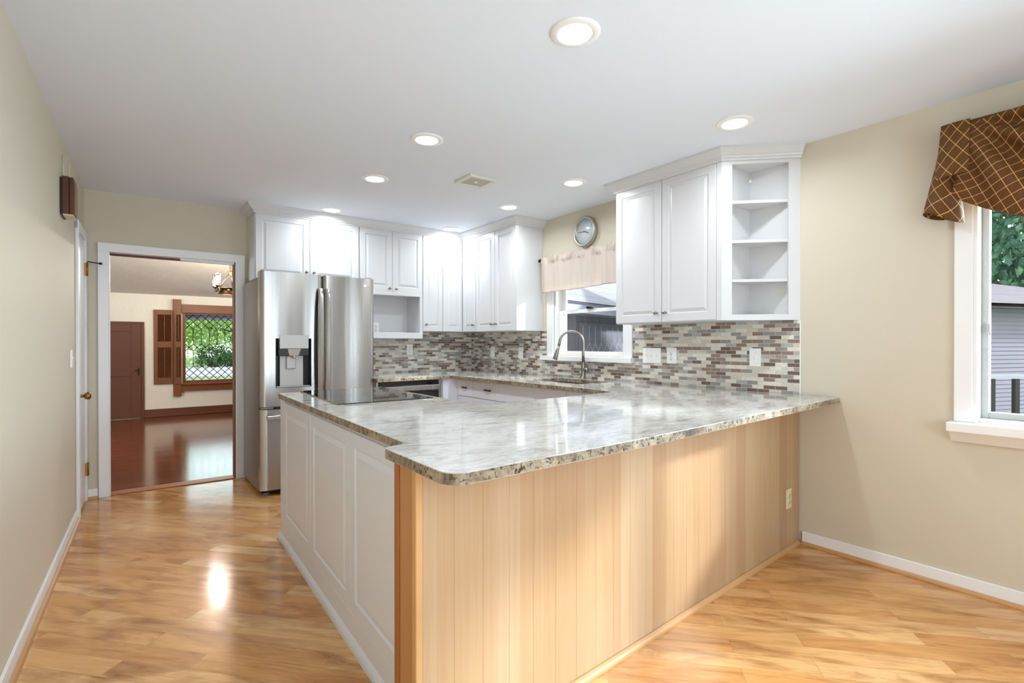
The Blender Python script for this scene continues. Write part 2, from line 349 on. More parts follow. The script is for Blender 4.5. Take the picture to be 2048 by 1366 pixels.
class MB:
    def __init__(s): s.bm = bmesh.new(); s.uv = None
    def _box(s, pts, bev=0.0, seg=1, mi=0):
        vs = [s.bm.verts.new(p) for p in pts]
        fs = []
        for q in ((0, 1, 2, 3), (7, 6, 5, 4), (0, 4, 5, 1), (1, 5, 6, 2), (2, 6, 7, 3), (3, 7, 4, 0)):
            f = s.bm.faces.new([vs[i] for i in q]); f.material_index = mi; fs.append(f)
        bmesh.ops.recalc_face_normals(s.bm, faces=fs)
        if bev > 0:
            es = list({e for f in fs for e in f.edges})
            r = bmesh.ops.bevel(s.bm, geom=es, offset=bev, segments=seg, affect='EDGES', profile=0.5)
            for f in r['faces']: f.material_index = mi
        return s
    def fb(s, F, u0, u1, d0, d1, z0, z1, bev=0.0, seg=1, mi=0):
        return s._box([F(u0, d0, z0), F(u1, d0, z0), F(u1, d1, z0), F(u0, d1, z0), F(u0, d0, z1), F(u1, d0, z1), F(u1, d1, z1), F(u0, d1, z1)], bev, seg, mi)
    def box(s, x0, x1, y0, y1, z0, z1, bev=0.0, seg=1, mi=0): return s.fb(WORLD, x0, x1, y0, y1, z0, z1, bev, seg, mi)
    def prism(s, poly, z0, z1, mi_top=0, mi_side=0, F=None, holes=False):
        P = (lambda p, z: Vector((p[0], p[1], z)))
        a = [s.bm.verts.new(P(p, z0)) for p in poly]; b = [s.bm.verts.new(P(p, z1)) for p in poly]
        fs = [s.bm.faces.new(a[::-1]), s.bm.faces.new(b)]
        for f in fs: f.material_index = mi_top
        n = len(poly)
        for i in range(n):
            f = s.bm.faces.new((a[i], a[(i + 1) % n], b[(i + 1) % n], b[i])); f.material_index = mi_side; fs.append(f)
        bmesh.ops.recalc_face_normals(s.bm, faces=fs); return s
    def sweep(s, path, prof, closed_prof=True, up=Vector((0, 0, 1)), caps=True, mi=0):
        """profile points (a,b): a sideways (right of travel), b up; mitred at path corners (horizontal paths)"""
        pts = [Vector(p) for p in path]; rings = []
        for i, p in enumerate(pts):
            if i == 0: t0 = t1 = (pts[1] - p).normalized()
            elif i == len(pts) - 1: t0 = t1 = (p - pts[i - 1]).normalized()
            else: t0 = (p - pts[i - 1]).normalized(); t1 = (pts[i + 1] - p).normalized()
            r0 = t0.cross(up).normalized(); r1 = t1.cross(up).normalized()
            m = (r0 + r1).normalized(); m = m / max(0.2, m.dot(r0))
            rings.append([s.bm.verts.new(p + m * a + up * b) for a, b in prof])
        n = len(prof); fs = []
        for r, q in zip(rings, rings[1:]):
            for i in range(n if closed_prof else n - 1):
                fs.append(s.bm.faces.new((r[i], r[(i + 1) % n], q[(i + 1) % n], q[i])))
        if caps and closed_prof:
            fs.append(s.bm.faces.new(rings[0][::-1])); fs.append(s.bm.faces.new(rings[-1]))
        for f in fs: f.material_index = mi
        bmesh.ops.recalc_face_normals(s.bm, faces=fs); return s
    def tube(s, path, r, seg=10, mi=0, caps=True):
        pts = [Vector(p) for p in path]; rr = r if isinstance(r, (list, tuple)) else [r] * len(pts)
        rings = []; prev = None
        for i, p in enumerate(pts):
            t = (pts[min(i + 1, len(pts) - 1)] - pts[max(i - 1, 0)]).normalized()
            if prev is None:
                a = t.orthogonal().normalized()
            else:
                a = (prev - t * prev.dot(t)).normalized()
            prev = a; b = t.cross(a)
            rings.append([s.bm.verts.new(p + (a * math.cos(2 * math.pi * k / seg) + b * math.sin(2 * math.pi * k / seg)) * rr[i]) for k in range(seg)])
        fs = []
        for q, w2 in zip(rings, rings[1:]):
            for k in range(seg): fs.append(s.bm.faces.new((q[k], q[(k + 1) % seg], w2[(k + 1) % seg], w2[k])))
        if caps: fs.append(s.bm.faces.new(rings[0][::-1])); fs.append(s.bm.faces.new(rings[-1]))
        for f in fs: f.material_index = mi; f.smooth = seg > 5
        bmesh.ops.recalc_face_normals(s.bm, faces=fs); return s
    def lathe(s, o, axis, prof, seg=24, mi=0, smooth=True):
        """profile (r, h) along axis from o"""
        o = Vector(o); ax = Vector(axis).normalized(); a = ax.orthogonal().normalized(); b = ax.cross(a)
        rings = []
        for r, h in prof:
            if r < 1e-6: rings.append([s.bm.verts.new(o + ax * h)])
            else: rings.append([s.bm.verts.new(o + ax * h + (a * math.cos(2 * math.pi * k / seg) + b * math.sin(2 * math.pi * k / seg)) * r) for k in range(seg)])
        fs = []
        for q, w2 in zip(rings, rings[1:]):
            for k in range(seg):
                if len(q) == 1 and len(w2) == 1: continue
                if len(q) == 1: fs.append(s.bm.faces.new((q[0], w2[(k + 1) % seg], w2[k])))
                elif len(w2) == 1: fs.append(s.bm.faces.new((q[k], q[(k + 1) % seg], w2[0])))
                else: fs.append(s.bm.faces.new((q[k], q[(k + 1) % seg], w2[(k + 1) % seg], w2[k])))
        for f in fs: f.material_index = mi; f.smooth = smooth
        bmesh.ops.recalc_face_normals(s.bm, faces=fs); return s
    def grid(s, fn, nu, nv, uvfn=None, smooth=True, mi=0):
        vs = [[s.bm.verts.new(fn(i / nu, j / nv)) for j in range(nv + 1)] for i in range(nu + 1)]
        if uvfn and s.uv is None: s.uv = s.bm.loops.layers.uv.new('UVMap')
        for i in range(nu):
            for j in range(nv):
                f = s.bm.faces.new((vs[i][j], vs[i + 1][j], vs[i + 1][j + 1], vs[i][j + 1])); f.smooth = smooth; f.material_index = mi
                if uvfn:
                    for lp, (a, b) in zip(f.loops, ((i, j), (i + 1, j), (i + 1, j + 1), (i, j + 1))): lp[s.uv].uv = uvfn(a / nu, b / nv)
        return s
    def quad(s, pts, uvs=None, mi=0):
        f = s.bm.faces.new([s.bm.verts.new(Vector(p)) for p in pts]); f.material_index = mi
        if uvs:
            if s.uv is None: s.uv = s.bm.loops.layers.uv.new('UVMap')
            for lp, u in zip(f.loops, uvs): lp[s.uv].uv = u
        return s
    def build(s, name, mats, parent=None, at=None):
        if not isinstance(mats, (list, tuple)): mats = [mats]
        me = bpy.data.meshes.new(name)
        o = bpy.data.objects.new(name, me); COL.objects.link(o)
        off = Vector((0, 0, 0)); q = parent
        if parent is not None:
            o.parent = parent; off = world_loc(parent)
        elif at is not None:
            o.location = at; off = Vector(at)
        if off.length > 0: bmesh.ops.translate(s.bm, verts=s.bm.verts, vec=-off)
        s.bm.to_mesh(me); s.bm.free()
        for m in mats: me.materials.append(m)
        return o
def world_loc(o):
    v = Vector(o.location)
    while o.parent is not None:
        o = o.parent; v = v + Vector(o.location)
    return v
def thing(name, label, cat, loc, group=None):
    o = bpy.data.objects.new(name, None); COL.objects.link(o); o.location = loc; o.empty_display_size = 0.1
    tag(o, label, cat, group); return o
def tag(o, label, cat, group=None):
    o['label'] = label; o['category'] = cat
    if group: o['group'] = group
    return o
def struct(o): o['kind'] = 'structure'; return o
def copy_thing(src, delta, label):
    r = src.copy(); COL.objects.link(r); r.location = Vector(src.location) + Vector(delta); r['label'] = label
    for ch in list(src.children):
        c = ch.copy(); COL.objects.link(c); c.parent = r
        for g in list(ch.children):
            d = g.copy(); COL.objects.link(d); d.parent = c
    return r

def wall_boxes(mb, F, u0, u1, z0, z1, d0, d1, holes):
    us = sorted({u0, u1, *[h[0] for h in holes], *[h[1] for h in holes]}); zs = sorted({z0, z1, *[h[2] for h in holes], *[h[3] for h in holes]})
    for a, b in zip(us, us[1:]):
        run = None
        for c, e in zip(zs, zs[1:]):
            um, zm = (a + b) / 2, (c + e) / 2
            if any(h[0] < um < h[1] and h[2] < zm < h[3] for h in holes):
                if run: mb.fb(F, a, b, d0, d1, run[0], run[1]); run = None
            else: run = (run[0], e) if run else (c, e)
        if run: mb.fb(F, a, b, d0, d1, run[0], run[1])

# ------------------------------------------------------------------ the setting: kitchen shell
YREAR = -2.6
m = MB(); m.box(-0.9, 3.6, -0.9, 5.30, -0.06, 0.0); struct(m.build('floor', M['maple']))
m = MB(); m.box(-0.9, 3.6, YREAR - 0.2, -0.9005, -0.06, 0.0); struct(m.build('floor', M['rearfloor']))  # unseen floor, made pale grey to keep bounce and reflections neutral
m = MB(); m.box(-0.9, 3.6, YREAR - 0.2, 5.36, H, H + 0.08); struct(m.build('ceiling', M['ceiling']))
DO = (-0.133, 0.783, 0.0, 1.972)       # doorway opening
W1 = (2.86, 3.745, 1.118, 1.95)        # sink window opening
W2 = (-0.95, 0.645, 0.846, 2.08)       # breakfast window opening
m = MB(); wall_boxes(m, FR, YREAR, 5.244, 0, H, -0.16, 0.0, [W1, W2]); struct(m.build('wall_right', M['wall']))
m = MB(); wall_boxes(m, FB, -0.6, 3.475, 0, H, -0.12, 0.0, [DO]); struct(m.build('wall_back', M['wall']))
m = MB(); m.fb(FL, YREAR, 5.244, -0.14, 0, 0, H); struct(m.build('wall_left', M['wall']))
FREAR = Frame((0, YREAR, 0), (1, 0, 0), (0, 1, 0))
m = MB(); wall_boxes(m, FREAR, -0.8, 3.475, 0, H, -0.12, 0, [(-0.15, 1.65, 0.25, 2.25)]); struct(m.build('wall_rear', M['ceiling']))  # unseen stand-in wall, white for neutral bounce, opened for the added rear fill

# baseboards with maple shoe moulding
def baseboard(name, F, u0, u1, d=0.0, h=0.078, shoe=True, cut=None):
    m = MB(); m.fb(F, u0, u1, d + 0.0005, d + 0.013, 0, h, 0.002); o = struct(m.build(name, M['trim']))
    if shoe:
        m = MB(); path = [F(u0, d + 0.0135, 0), F(u1, d + 0.0135, 0)]
        prof = [(0, 0.001)] + [(0.016 * math.cos(a), 0.019 * math.sin(a) + 0.001) for a in [R(x) for x in (0, 20, 45, 70, 90)]]
        # sideways sign follows the frame normal
        t = (path[1] - path[0]).normalized(); sgn = 1 if t.cross(Vector((0, 0, 1))).dot(F.n) > 0 else -1
        m.sweep(path, [(a * sgn, b) for a, b in prof]); m.build('shoe_moulding', M['shoe'], o)
    return o
baseboard('baseboard_right', FR, YREAR + 0.02, 1.445)
baseboard('baseboard_left', FL, YREAR + 0.02, 4.652)
baseboard('baseboard_back', FB, -0.262, -0.201)

# doorway casing (trim_1) and dark oak threshold (trim_2)
m = MB()
m.fb(FB, -0.197, -0.128, 0.0005, 0.022, 0, 2.03, 0.003); m.fb(FB, 0.778, 0.853, 0.0005, 0.022, 0, 2.03, 0.003)
m.fb(FB, -0.197, 0.853, 0.0005, 0.0235, 1.966, 2.036, 0.003)
m.fb(FB, -0.133, -0.122, -0.12, 0.0, 0, 1.972); m.fb(FB, -0.121, 0.769, -0.06, -0.001, 1.966, 1.972); m.fb(FB, 0.36, 0.769, -0.0595, -0.0015, 1.950, 1.966)
struct(m.build('trim_1', M['trim']))
m = MB(); m.fb(FB, 0.770, 0.783, -0.12, -0.001, 0.0, 1.962); m.fb(FB, -0.122, 0.77, -0.12, -0.06, 1.955, 1.972); struct(m.build('trim_2', M['brownpaint2']))
m = MB(); m.fb(FB, -0.12, 0.77, -0.13, 0.004, 0.0, 0.008, 0.002); struct(m.build('trim_3', M['redwood']))

# left door (closet) in the left wall
m = MB()
m.fb(FL, 4.655, 4.738, 0.0005, 0.02, 0, 2.09, 0.004); m.fb(FL, 5.172, 5.236, 0.0005, 0.02, 0, 2.09, 0.004); m.fb(FL, 4.655, 5.236, 0.0005, 0.021, 2.03, 2.092, 0.004)
struct(m.build('trim_4', M['trim']))
m = MB(); m.fb(FL, 4.742, 5.168, 0.0008, 0.008, 0.012, 2.026, 0.002); dr = struct(m.build('door_1', M['trim']))
k = MB(); c = FL(4.80, 0.008, 0.852)
k.lathe(c, FL.n, [(0.0, 0), (0.027, 0), (0.029, 0.004), (0.012, 0.007), (0.010, 0.025), (0.022, 0.032), (0.028, 0.045), (0.026, 0.058), (0.014, 0.066), (0, 0.067)], 20); k.build('door_knob', M['brass'], dr)
for z in (1.76, 0.205):
    k = MB(); k.fb(FL, 5.155, 5.182, 0.008, 0.0225, z, z + 0.095); k.tube([FL(5.17, 0.026, z - 0.004), FL(5.17, 0.026, z + 0.1)], 0.006, 8); k.build('hinge', M['brass'], dr)
k = MB(); k.tube([FL(5.17, 0.026, 1.868), FL(5.19, 0.06, 1.866), FL(5.195, 0.10, 1.862)], 0.004, 8); k.lathe(FL(5.195, 0.095, 1.862), FL.n, [(0, 0), (0.009, 0), (0.009, 0.02), (0, 0.022)], 10); k.build('hinge_stop', M['bronze'], dr)

# ------------------------------------------------------------------ windows
def lattice_pane(m, F, u0, u1, d, z0, z1):
    m.fb(F, u0, u1, d - 0.003, d, z0, z1)
# window_1 over the sink
m = MB()
m.fb(FR, 3.745, 3.836, 0.0005, 0.018, 1.112, 2.03, 0.003); m.fb(FR, 2.770, 2.86, 0.0005, 0.018, 1.112, 2.03, 0.003); m.fb(FR, 2.77, 3.836, 0.0005, 0.018, 1.95, 2.03, 0.003)
m.fb(FR, 3.722, 3.745, -0.15, -0.006, 1.118, 1.95); m.fb(FR, 2.86, 2.878, -0.15, -0.006, 1.118, 1.95); m.fb(FR, 2.86, 3.745, -0.15, -0.006, 1.93, 1.95)
win = struct(m.build('window_1', M['trim']))
m = MB(); m.fb(FR, 2.752, 3.905, -0.12, 0.052, 1.068, 1.112, 0.004, 2); m.build('window_sill', M['trim'], win)
m = MB()   # lower sash
D0, D1 = -0.078, -0.05
for a, b, c, e in ((3.664, 3.722, 1.114, 1.548), (2.878, 2.925, 1.114, 1.548)): m.fb(FR, a, b, D0, D1, c, e, 0.003)
m.fb(FR, 2.925, 3.664, D0, D1, 1.114, 1.158, 0.003); m.fb(FR, 2.925, 3.664, D0, D1, 1.515, 1.548, 0.003)
sash = m.build('lower_sash', M['trim'], win)
m = MB(); m.fb(FR, 2.925, 3.664, -0.067, -0.064, 1.158, 1.515); m.build('pane', M['glass'], sash)
m = MB(); m.fb(FR, 3.27, 3.34, -0.06, -0.03, 1.549, 1.562, 0.003); m.fb(FR, 3.295, 3.335, -0.05, -0.02, 1.56, 1.568, 0.002); m.build('sash_lock', M['bronze'], sash)
m = MB()
for a, b, c, e in ((3.672, 3.722, 1.52, 1.93), (2.878, 2.915, 1.52, 1.93)): m.fb(FR, a, b, -0.112, -0.085, c, e, 0.003)
m.fb(FR, 2.915, 3.672, -0.112, -0.085, 1.52, 1.545); m.fb(FR, 2.915, 3.672, -0.112, -0.085, 1.89, 1.93)
sash = m.build('upper_sash', M['trim'], win)
m = MB(); m.fb(FR, 2.915, 3.672, -0.1, -0.097, 1.545, 1.89); m.build('pane', M['glass'], sash)

# window_2, the big breakfast window
m = MB()
m.fb(FR, 0.653, 0.725, 0.0005, 0.022, 0.842, 2.16, 0.004); m.fb(FR, 0.636, 0.655, -0.15, 0.016, 0.842, 2.10, 0.003)
m.fb(FR, -1.03, -0.958, 0.0005, 0.022, 0.842, 2.16, 0.004); m.fb(FR, -0.96, -0.94, -0.15, 0.016, 0.842, 2.10, 0.003)
m.fb(FR, -1.03, 0.725, 0.0005, 0.022, 2.085, 2.16, 0.004)
m.fb(FR, -0.94, 0.636, -0.15, -0.02, 0.842, 0.862, 0.003); m.fb(FR, -0.02, 0.085, -0.15, 0.012, 0.862, 2.08, 0.003)
win = struct(m.build('window_2', M['trim']))
m = MB(); m.fb(FR, -1.05, 0.742, -0.10, 0.082, 0.796, 0.842, 0.005, 2); m.build('window_sill', M['trim'], win)
m = MB()  # canted apron under the sill
a0, a1 = -1.03, 0.735
m._box([FR(a0, 0.0005, 0.742), FR(a1 - 0.0, 0.0005, 0.742), FR(a1 - 0.0, 0.016, 0.742), FR(a0, 0.016, 0.742), FR(a0, 0.0005, 0.796), FR(a1, 0.0005, 0.796), FR(a1, 0.058, 0.796), FR(a0, 0.058, 0.796)])
m.build('window_apron', M['trim'], win)
m = MB()
m.fb(FR, 0.608, 0.636, -0.10, -0.055, 0.862, 2.08, 0.003); m.fb(FR, 0.085, 0.115, -0.10, -0.055, 0.862, 2.08, 0.003); m.fb(FR, -0.05, -0.02, -0.10, -0.055, 0.862, 2.08, 0.003); m.fb(FR, -0.94, -0.91, -0.10, -0.055, 0.862, 2.08, 0.003)
m.fb(FR, -0.91, 0.608, -0.10, -0.055, 0.862, 0.893, 0.003); m.fb(FR, -0.91, 0.608, -0.10, -0.055, 2.05, 2.08, 0.003)
sash = m.build('sash_frame', M['alum'], win)
m = MB(); m.fb(FR, 0.115, 0.608, -0.082, -0.079, 0.893, 2.05); m.build('pane', M['glass'], sash)
m = MB(); m.fb(FR, -0.91, -0.05, -0.082, -0.079, 0.893, 2.05); m.build('pane', M['glass'], sash)
m = MB(); m.fb(FR, 0.600, 0.612, -0.055, -0.03, 1.285, 1.325, 0.002); m.tube([FR(0.604, -0.03, 1.30), FR(0.598, -0.022, 1.27)], 0.004, 6); m.build('sash_latch', M['grayplastic'], sash)

# ------------------------------------------------------------------ tile backsplash
m = MB(); wall_boxes(m, FR, 1.463, 5.236, 0.9155, 1.3555, 0.0008, 0.006, [(2.750, 3.907, 1.066, 1.3555)])
m.fb(FR, 2.75, 2.769, 0.0008, 0.006, 1.1125, 1.376); m.fb(FR, 3.8365, 3.907, 0.0008, 0.006, 1.1125, 1.3555); m.fb(FR, 1.463, 2.75, 0.0008, 0.006, 1.3555, 1.3755)
m.fb(FR, 1.457, 1.463, 0.0008, 0.008, 0.9155, 1.3755, mi=1)
o = m.build('tile_backsplash', [M['tile_r'], M['trim']]); tag(o, 'brown grey and beige glass mosaic backsplash on the wall around the sink window', 'backsplash')
m = MB(); m.fb(FB, 1.775, 3.308, 0.0008, 0.006, 0.9155, 1.2825); m.fb(FB, 2.496, 3.308, 0.0008, 0.006, 1.2825, 1.3595)
o = m.build('tile_backsplash', M['tile_b']); tag(o, 'glass mosaic backsplash on the back wall right of the refrigerator', 'backsplash')

# ------------------------------------------------------------------ granite countertop
def arc(c, r, a0, a1, n=6): return [(c[0] + r * math.cos(R(a0 + (a1 - a0) * i / n)), c[1] + r * math.sin(R(a0 + (a1 - a0) * i / n))) for i in range(n + 1)]
outline = [(1.775, 5.236), (3.307, 5.236), (3.307, 1.240)]
outline += [(2.75, 1.203), (2.155, 1.160), (1.79, 1.128), (1.40, 1.099), (1.10, 1.083), (0.86, 1.073)]
outline += arc((0.662, 1.115), 0.052, 270, 180, 8)
outline += [(0.6115, 1.30)] + arc((0.637, 1.448), 0.024, 180, 95, 5) + [(0.672, 1.482)] + arc((0.676, 1.512), 0.022, 290, 360, 4) + [(0.7000, 1.56)]
outline += [(0.706, 1.812), (0.7530, 3.455)] + arc((0.776, 3.462), 0.022, 180, 90, 4)
outline += [(1.452, 3.492), (1.455, 2.245)] + arc((1.487, 2.235), 0.032, 180, 270, 5) + [(2.0, 2.225), (2.45, 2.262)] + arc((2.45, 2.36), 0.10, -70, 0, 5)
outline += [(2.566, 2.50), (2.566, 4.42), (2.54, 4.44), (1.775, 4.372)]
SINK = (2.80, 3.19, 2.86, 3.52)
# split round the sink cut-out: two polygons that share the hole's border keep one closed slab
def slab():
    mb = MB(); bm = mb.bm
    hole = [(SINK[0] + 0.04, SINK[2]), (SINK[1] - 0.04, SINK[2]), (SINK[1], SINK[2] + 0.04), (SINK[1], SINK[3] - 0.04), (SINK[1] - 0.04, SINK[3]), (SINK[0] + 0.04, SINK[3]), (SINK[0], SINK[3] - 0.04), (SINK[0], SINK[2] + 0.04)]
    z0, z1 = 0.8835, 0.915
    for loop in (outline, hole):
        vs = [bm.verts.new((x, y, z1)) for x, y in loop]
        for i in range(len(vs)): bm.edges.new((vs[i], vs[(i + 1) % len(vs)]))
    r = bmesh.ops.triangle_fill(bm, use_beauty=True, use_dissolve=False, edges=bm.edges[:])
    top = [f for f in bm.faces]
    bmesh.ops.recalc_face_normals(bm, faces=top)
    ex = bmesh.ops.extrude_face_region(bm, geom=top)
    nv = [g for g in ex['geom'] if isinstance(g, bmesh.types.BMVert)]
    bmesh.ops.translate(bm, verts=nv, vec=(0, 0, z0 - z1))
    bmesh.ops.recalc_face_normals(bm, faces=bm.faces[:])
    bm.normal_update()
    for f in bm.faces: f.material_index = 0 if abs(f.normal.z) > 0.5 else 1
    es = [e for e in bm.edges if len(e.link_faces) == 2 and {abs(f.normal.z) > 0.5 for f in e.link_faces} == {True, False}]
    bmesh.ops.bevel(bm, geom=es, offset=0.002, segments=2, affect='EDGES', profile=0.5)
    return mb
o = slab().build('countertop', [M['granite'], M['granite_edge']])
tag(o, 'polished pale granite countertop in a U with rough brown speckled edge', 'countertop')

# ------------------------------------------------------------------ cabinet parts
def raised_panel(m, F, u0, u1, d, z0, z1, t=0.019, fr=0.055, field=0.027):
    """slab with a routed groove and a bevelled raised field"""
    levels = [(0, 0.0), (0, t - 0.002), (0.002, t), (fr, t), (fr + 0.003, t - 0.006), (fr + 0.009, t - 0.0065), (fr + field, t - 0.001), (fr + field + 0.002, t)]
    rings = []
    for ins, h in levels:
        rings.append([m.bm.verts.new(F(*q)) for q in ((u0 + ins, d + h, z0 + ins), (u1 - ins, d + h, z0 + ins), (u1 - ins, d + h, z1 - ins), (u0 + ins, d + h, z1 - ins))])
    fs = [m.bm.faces.new(rings[0][::-1]), m.bm.faces.new(rings[-1])]
    for a, b in zip(rings, rings[1:]):
        for i in range(4): fs.append(m.bm.faces.new((a[i], a[(i + 1) % 4], b[(i + 1) % 4], b[i])))
    bmesh.ops.recalc_face_normals(m.bm, faces=fs)
def door(F, u0, u1, d, z0, z1, parent, knob=None, fr=0.055):
    m = MB(); raised_panel(m, F, u0 + 0.0015, u1 - 0.0015, d, z0, z1, fr=fr)
    o = m.build('door', M['white'], parent)
    if knob: 
        m = MB(); c = F(knob[0], d + 0.019, knob[1])
        m.lathe(c, F.n, [(0.0, 0), (0.0075, 0), (0.006, 0.004), (0.005, 0.012), (0.009, 0.017), (0.0125, 0.021), (0.0135, 0.026), (0.0115, 0.031), (0, 0.033)], 14)
        m.build('knob', M['nickel'], o)
    return o
def carcass(m, F, u0, u1, d1, z0, z1, bev=0.0015): m.fb(F, u0, u1, 0.0005, d1, z0, z1, bev)

DU = 0.310                      # carcass depth of the wall cabinets
ZT = 2.42
# --- over the refrigerator
t = thing('wall_cabinet', 'white two door wall cabinet above the stainless refrigerator', 'cabinet', FB(1.345, 0.15, 1.797), 'wall cabinets')
m = MB(); carcass(m, FB, 0.880, 1.811, DU, 1.797, ZT); m.build('cabinet_body', M['white'], t)
door(FB, 0.886, 1.343, DU, 1.805, 2.375, t, (1.31, 1.886)); door(FB, 1.343, 1.807, DU, 1.805, 2.375, t, (1.376, 1.886))
# --- with the open microwave nook
t = thing('wall_cabinet', 'white wall cabinet with an open shelf nook under its two doors', 'cabinet', FB(2.155, 0.15, 1.283), 'wall cabinets')
m = MB(); carcass(m, FB, 1.813, 2.495, DU, 1.735, ZT)
m.fb(FB, 1.813, 1.845, 0.0065, DU + 0.019, 1.283, 1.735); m.fb(FB, 2.462, 2.495, 0.0065, DU + 0.019, 1.283, 1.735)
m.fb(FB, 1.845, 2.462, 0.0065, DU + 0.019, 1.326, 1.343); m.fb(FB, 1.813, 2.492, DU, DU + 0.022, 1.283, 1.343, 0.002); m.fb(FB, 1.813, 2.492, DU, DU + 0.02, 1.722, 1.755, 0.002)
m.fb(FB, 1.845, 2.462, 0.0065, 0.014, 1.343, 1.735)
m.build('cabinet_body', M['white'], t)
door(FB, 1.815, 2.155, DU, 1.755, 2.375, t, (2.118, 1.79)); door(FB, 2.155, 2.495, DU, 1.755, 2.375, t, (2.192, 1.79))
# --- narrow single door
t = thing('wall_cabinet', 'narrow white single door wall cabinet beside the microwave nook', 'cabinet', FB(2.617, 0.15, 1.36), 'wall cabinets')
m = MB(); carcass(m, FB, 2.497, 2.738, DU, 1.36, ZT); m.build('cabinet_body', M['white'], t)
door(FB, 2.499, 2.738, DU, 1.364, 2.375, t, (2.53, 1.435), fr=0.05)
# --- corner cabinet with a folding pair of doors
t = thing('wall_cabinet', 'white corner wall cabinet with two narrow doors folding at the inside corner', 'cabinet', (3.15, 5.08, 1.36), 'wall cabinets')
m = MB(); m.prism([(2.739, 5.2435), (3.3145, 5.2435), (3.3145, 4.645), (3.315 - DU, 4.645), (3.315 - DU, 5.244 - DU), (2.739, 5.244 - DU)], 1.36, ZT); m.build('cabinet_body', M['white'], t)
door(FB, 2.740, 3.315 - DU - 0.021, DU, 1.364, 2.375, t, fr=0.05); door(FR, 4.646, 5.244 - DU - 0.021, DU, 1.364, 2.375, t, (4.675, 1.43), fr=0.05)
# --- double door left of the sink window
t = thing('wall_cabinet', 'white two door wall cabinet left of the sink window', 'cabinet', (3.15, 4.29, 1.36), 'wall cabinets')
m = MB(); carcass(m, FR, 3.915, 4.643, DU, 1.356, ZT); m.fb(FR, 3.915, 3.932, DU, DU + 0.019, 1.356, 2.40, 0.002); m.build('cabinet_body', M['white'], t)
door(FR, 4.288, 4.642, DU, 1.36, 2.375, t, (4.322, 1.43)); door(FR, 3.934, 4.286, DU, 1.36, 2.375, t, (4.252, 1.43))
# --- right cabinets
t = thing('wall_cabinet', 'white two door wall cabinet right of the sink window beside the open shelves', 'cabinet', (3.15, 2.23, 1.376), 'wall cabinets')
m = MB(); carcass(m, FR, 1.792, 2.668, DU, 1.376, ZT); m.fb(FR, 1.792, 1.826, DU, DU + 0.019, 1.376, 2.40, 0.001); m.build('cabinet_body', M['white'], t)
door(FR, 2.246, 2.664, DU, 1.382, 2.378, t, (2.282, 1.445)); door(FR, 1.828, 2.244, DU, 1.382, 2.378, t, (2.208, 1.445))
# --- open angled end shelves
A = Vector((3.315 - DU - 0.019, 1.790, 0)); B = Vector((3.3145, 1.464, 0)); AB = (B - A); nAB = Vector((AB.y, -AB.x, 0)).normalized()
FSH = Frame(A, AB, nAB); LSH = AB.length
t = thing('corner_shelf_unit', 'white open angled end shelf unit with three shelves on the right wall', 'shelf', (3.2, 1.69, 1.376))
m = MB()
m.fb(FSH, 0.0, 0.062, -0.02, 0.0, 1.376, ZT); m.fb(FSH, LSH - 0.068, LSH, -0.02, 0.0, 1.376, ZT)
m.fb(FSH, 0.062, LSH - 0.068, -0.02, 0.0, 1.376, 1.412); m.fb(FSH, 0.062, LSH - 0.068, -0.02, 0.0, 2.352, ZT)
m.build('face_frame', M['white'], t)
m = MB(); tri = [(3.3135, 1.7905), (2.995, 1.7905), (3.3135, 1.476)]
m.box(2.998, 3.3145, 1.782, 1.7915, 1.376, ZT); m.box(3.306, 3.3145, 1.478, 1.7905, 1.376, ZT)
m.prism(tri, 1.395, 1.411); m.prism(tri, 2.355, 2.372)
m.build('shelf_body', M['white'], t)
for z in (1.634, 1.880, 2.127):
    m = MB(); m.prism([(3.3055, 1.7815), (3.012, 1.7815), (3.3055, 1.492)], z - 0.018, z); m.build('shelf', M['white'], t)
m = MB(); m.box(3.29, 3.304, 1.765, 1.78, 2.29, 2.315, 0.002); m.build('shelf_clip', M['plate'], t)

# ------------------------------------------------------------------ crown moulding
crown = [(0.0, -0.075), (0.006, -0.075), (0.008, -0.064), (0.018, -0.058), (0.021, -0.050), (0.030, -0.045), (0.047, -0.026), (0.055, -0.018), (0.058, -0.013), (0.062, -0.011), (0.062, 0.0), (0.0, 0.0)]
dc = DU + 0.0195
def crown_run(path, label):
    m = MB(); m.sweep([(x, y, H - 0.0005) for x, y in path], crown); o = m.build('crown_moulding', M['white']); tag(o, label, 'moulding')
crown_run([(0.879, 5.2435), (0.879, 5.244 - dc), (3.315 - dc, 5.244 - dc), (3.315 - dc, 3.912), (3.3145, 3.912)], 'white crown moulding along the back and corner wall cabinets')
crown_run([(3.3145, 2.671), (3.315 - dc - 0.002, 2.671), (3.315 - dc - 0.002, 1.788), (3.3145, 1.460)], 'white crown moulding over the cabinet and open shelves right of the sink window')
# filler strips between cabinet tops and ceiling
m = MB(); m.fb(FB, 0.886, 3.315 - DU, 0.001, DU, ZT + 0.0005, H - 0.001); m.fb(FR, 3.92, 5.244 - DU - 0.001, 0.001, DU, ZT + 0.0005, H - 0.001); m.fb(FR, 1.82, 2.66, 0.001, DU, ZT + 0.0005, H - 0.001)
struct(m.build('trim_5', M['white']))

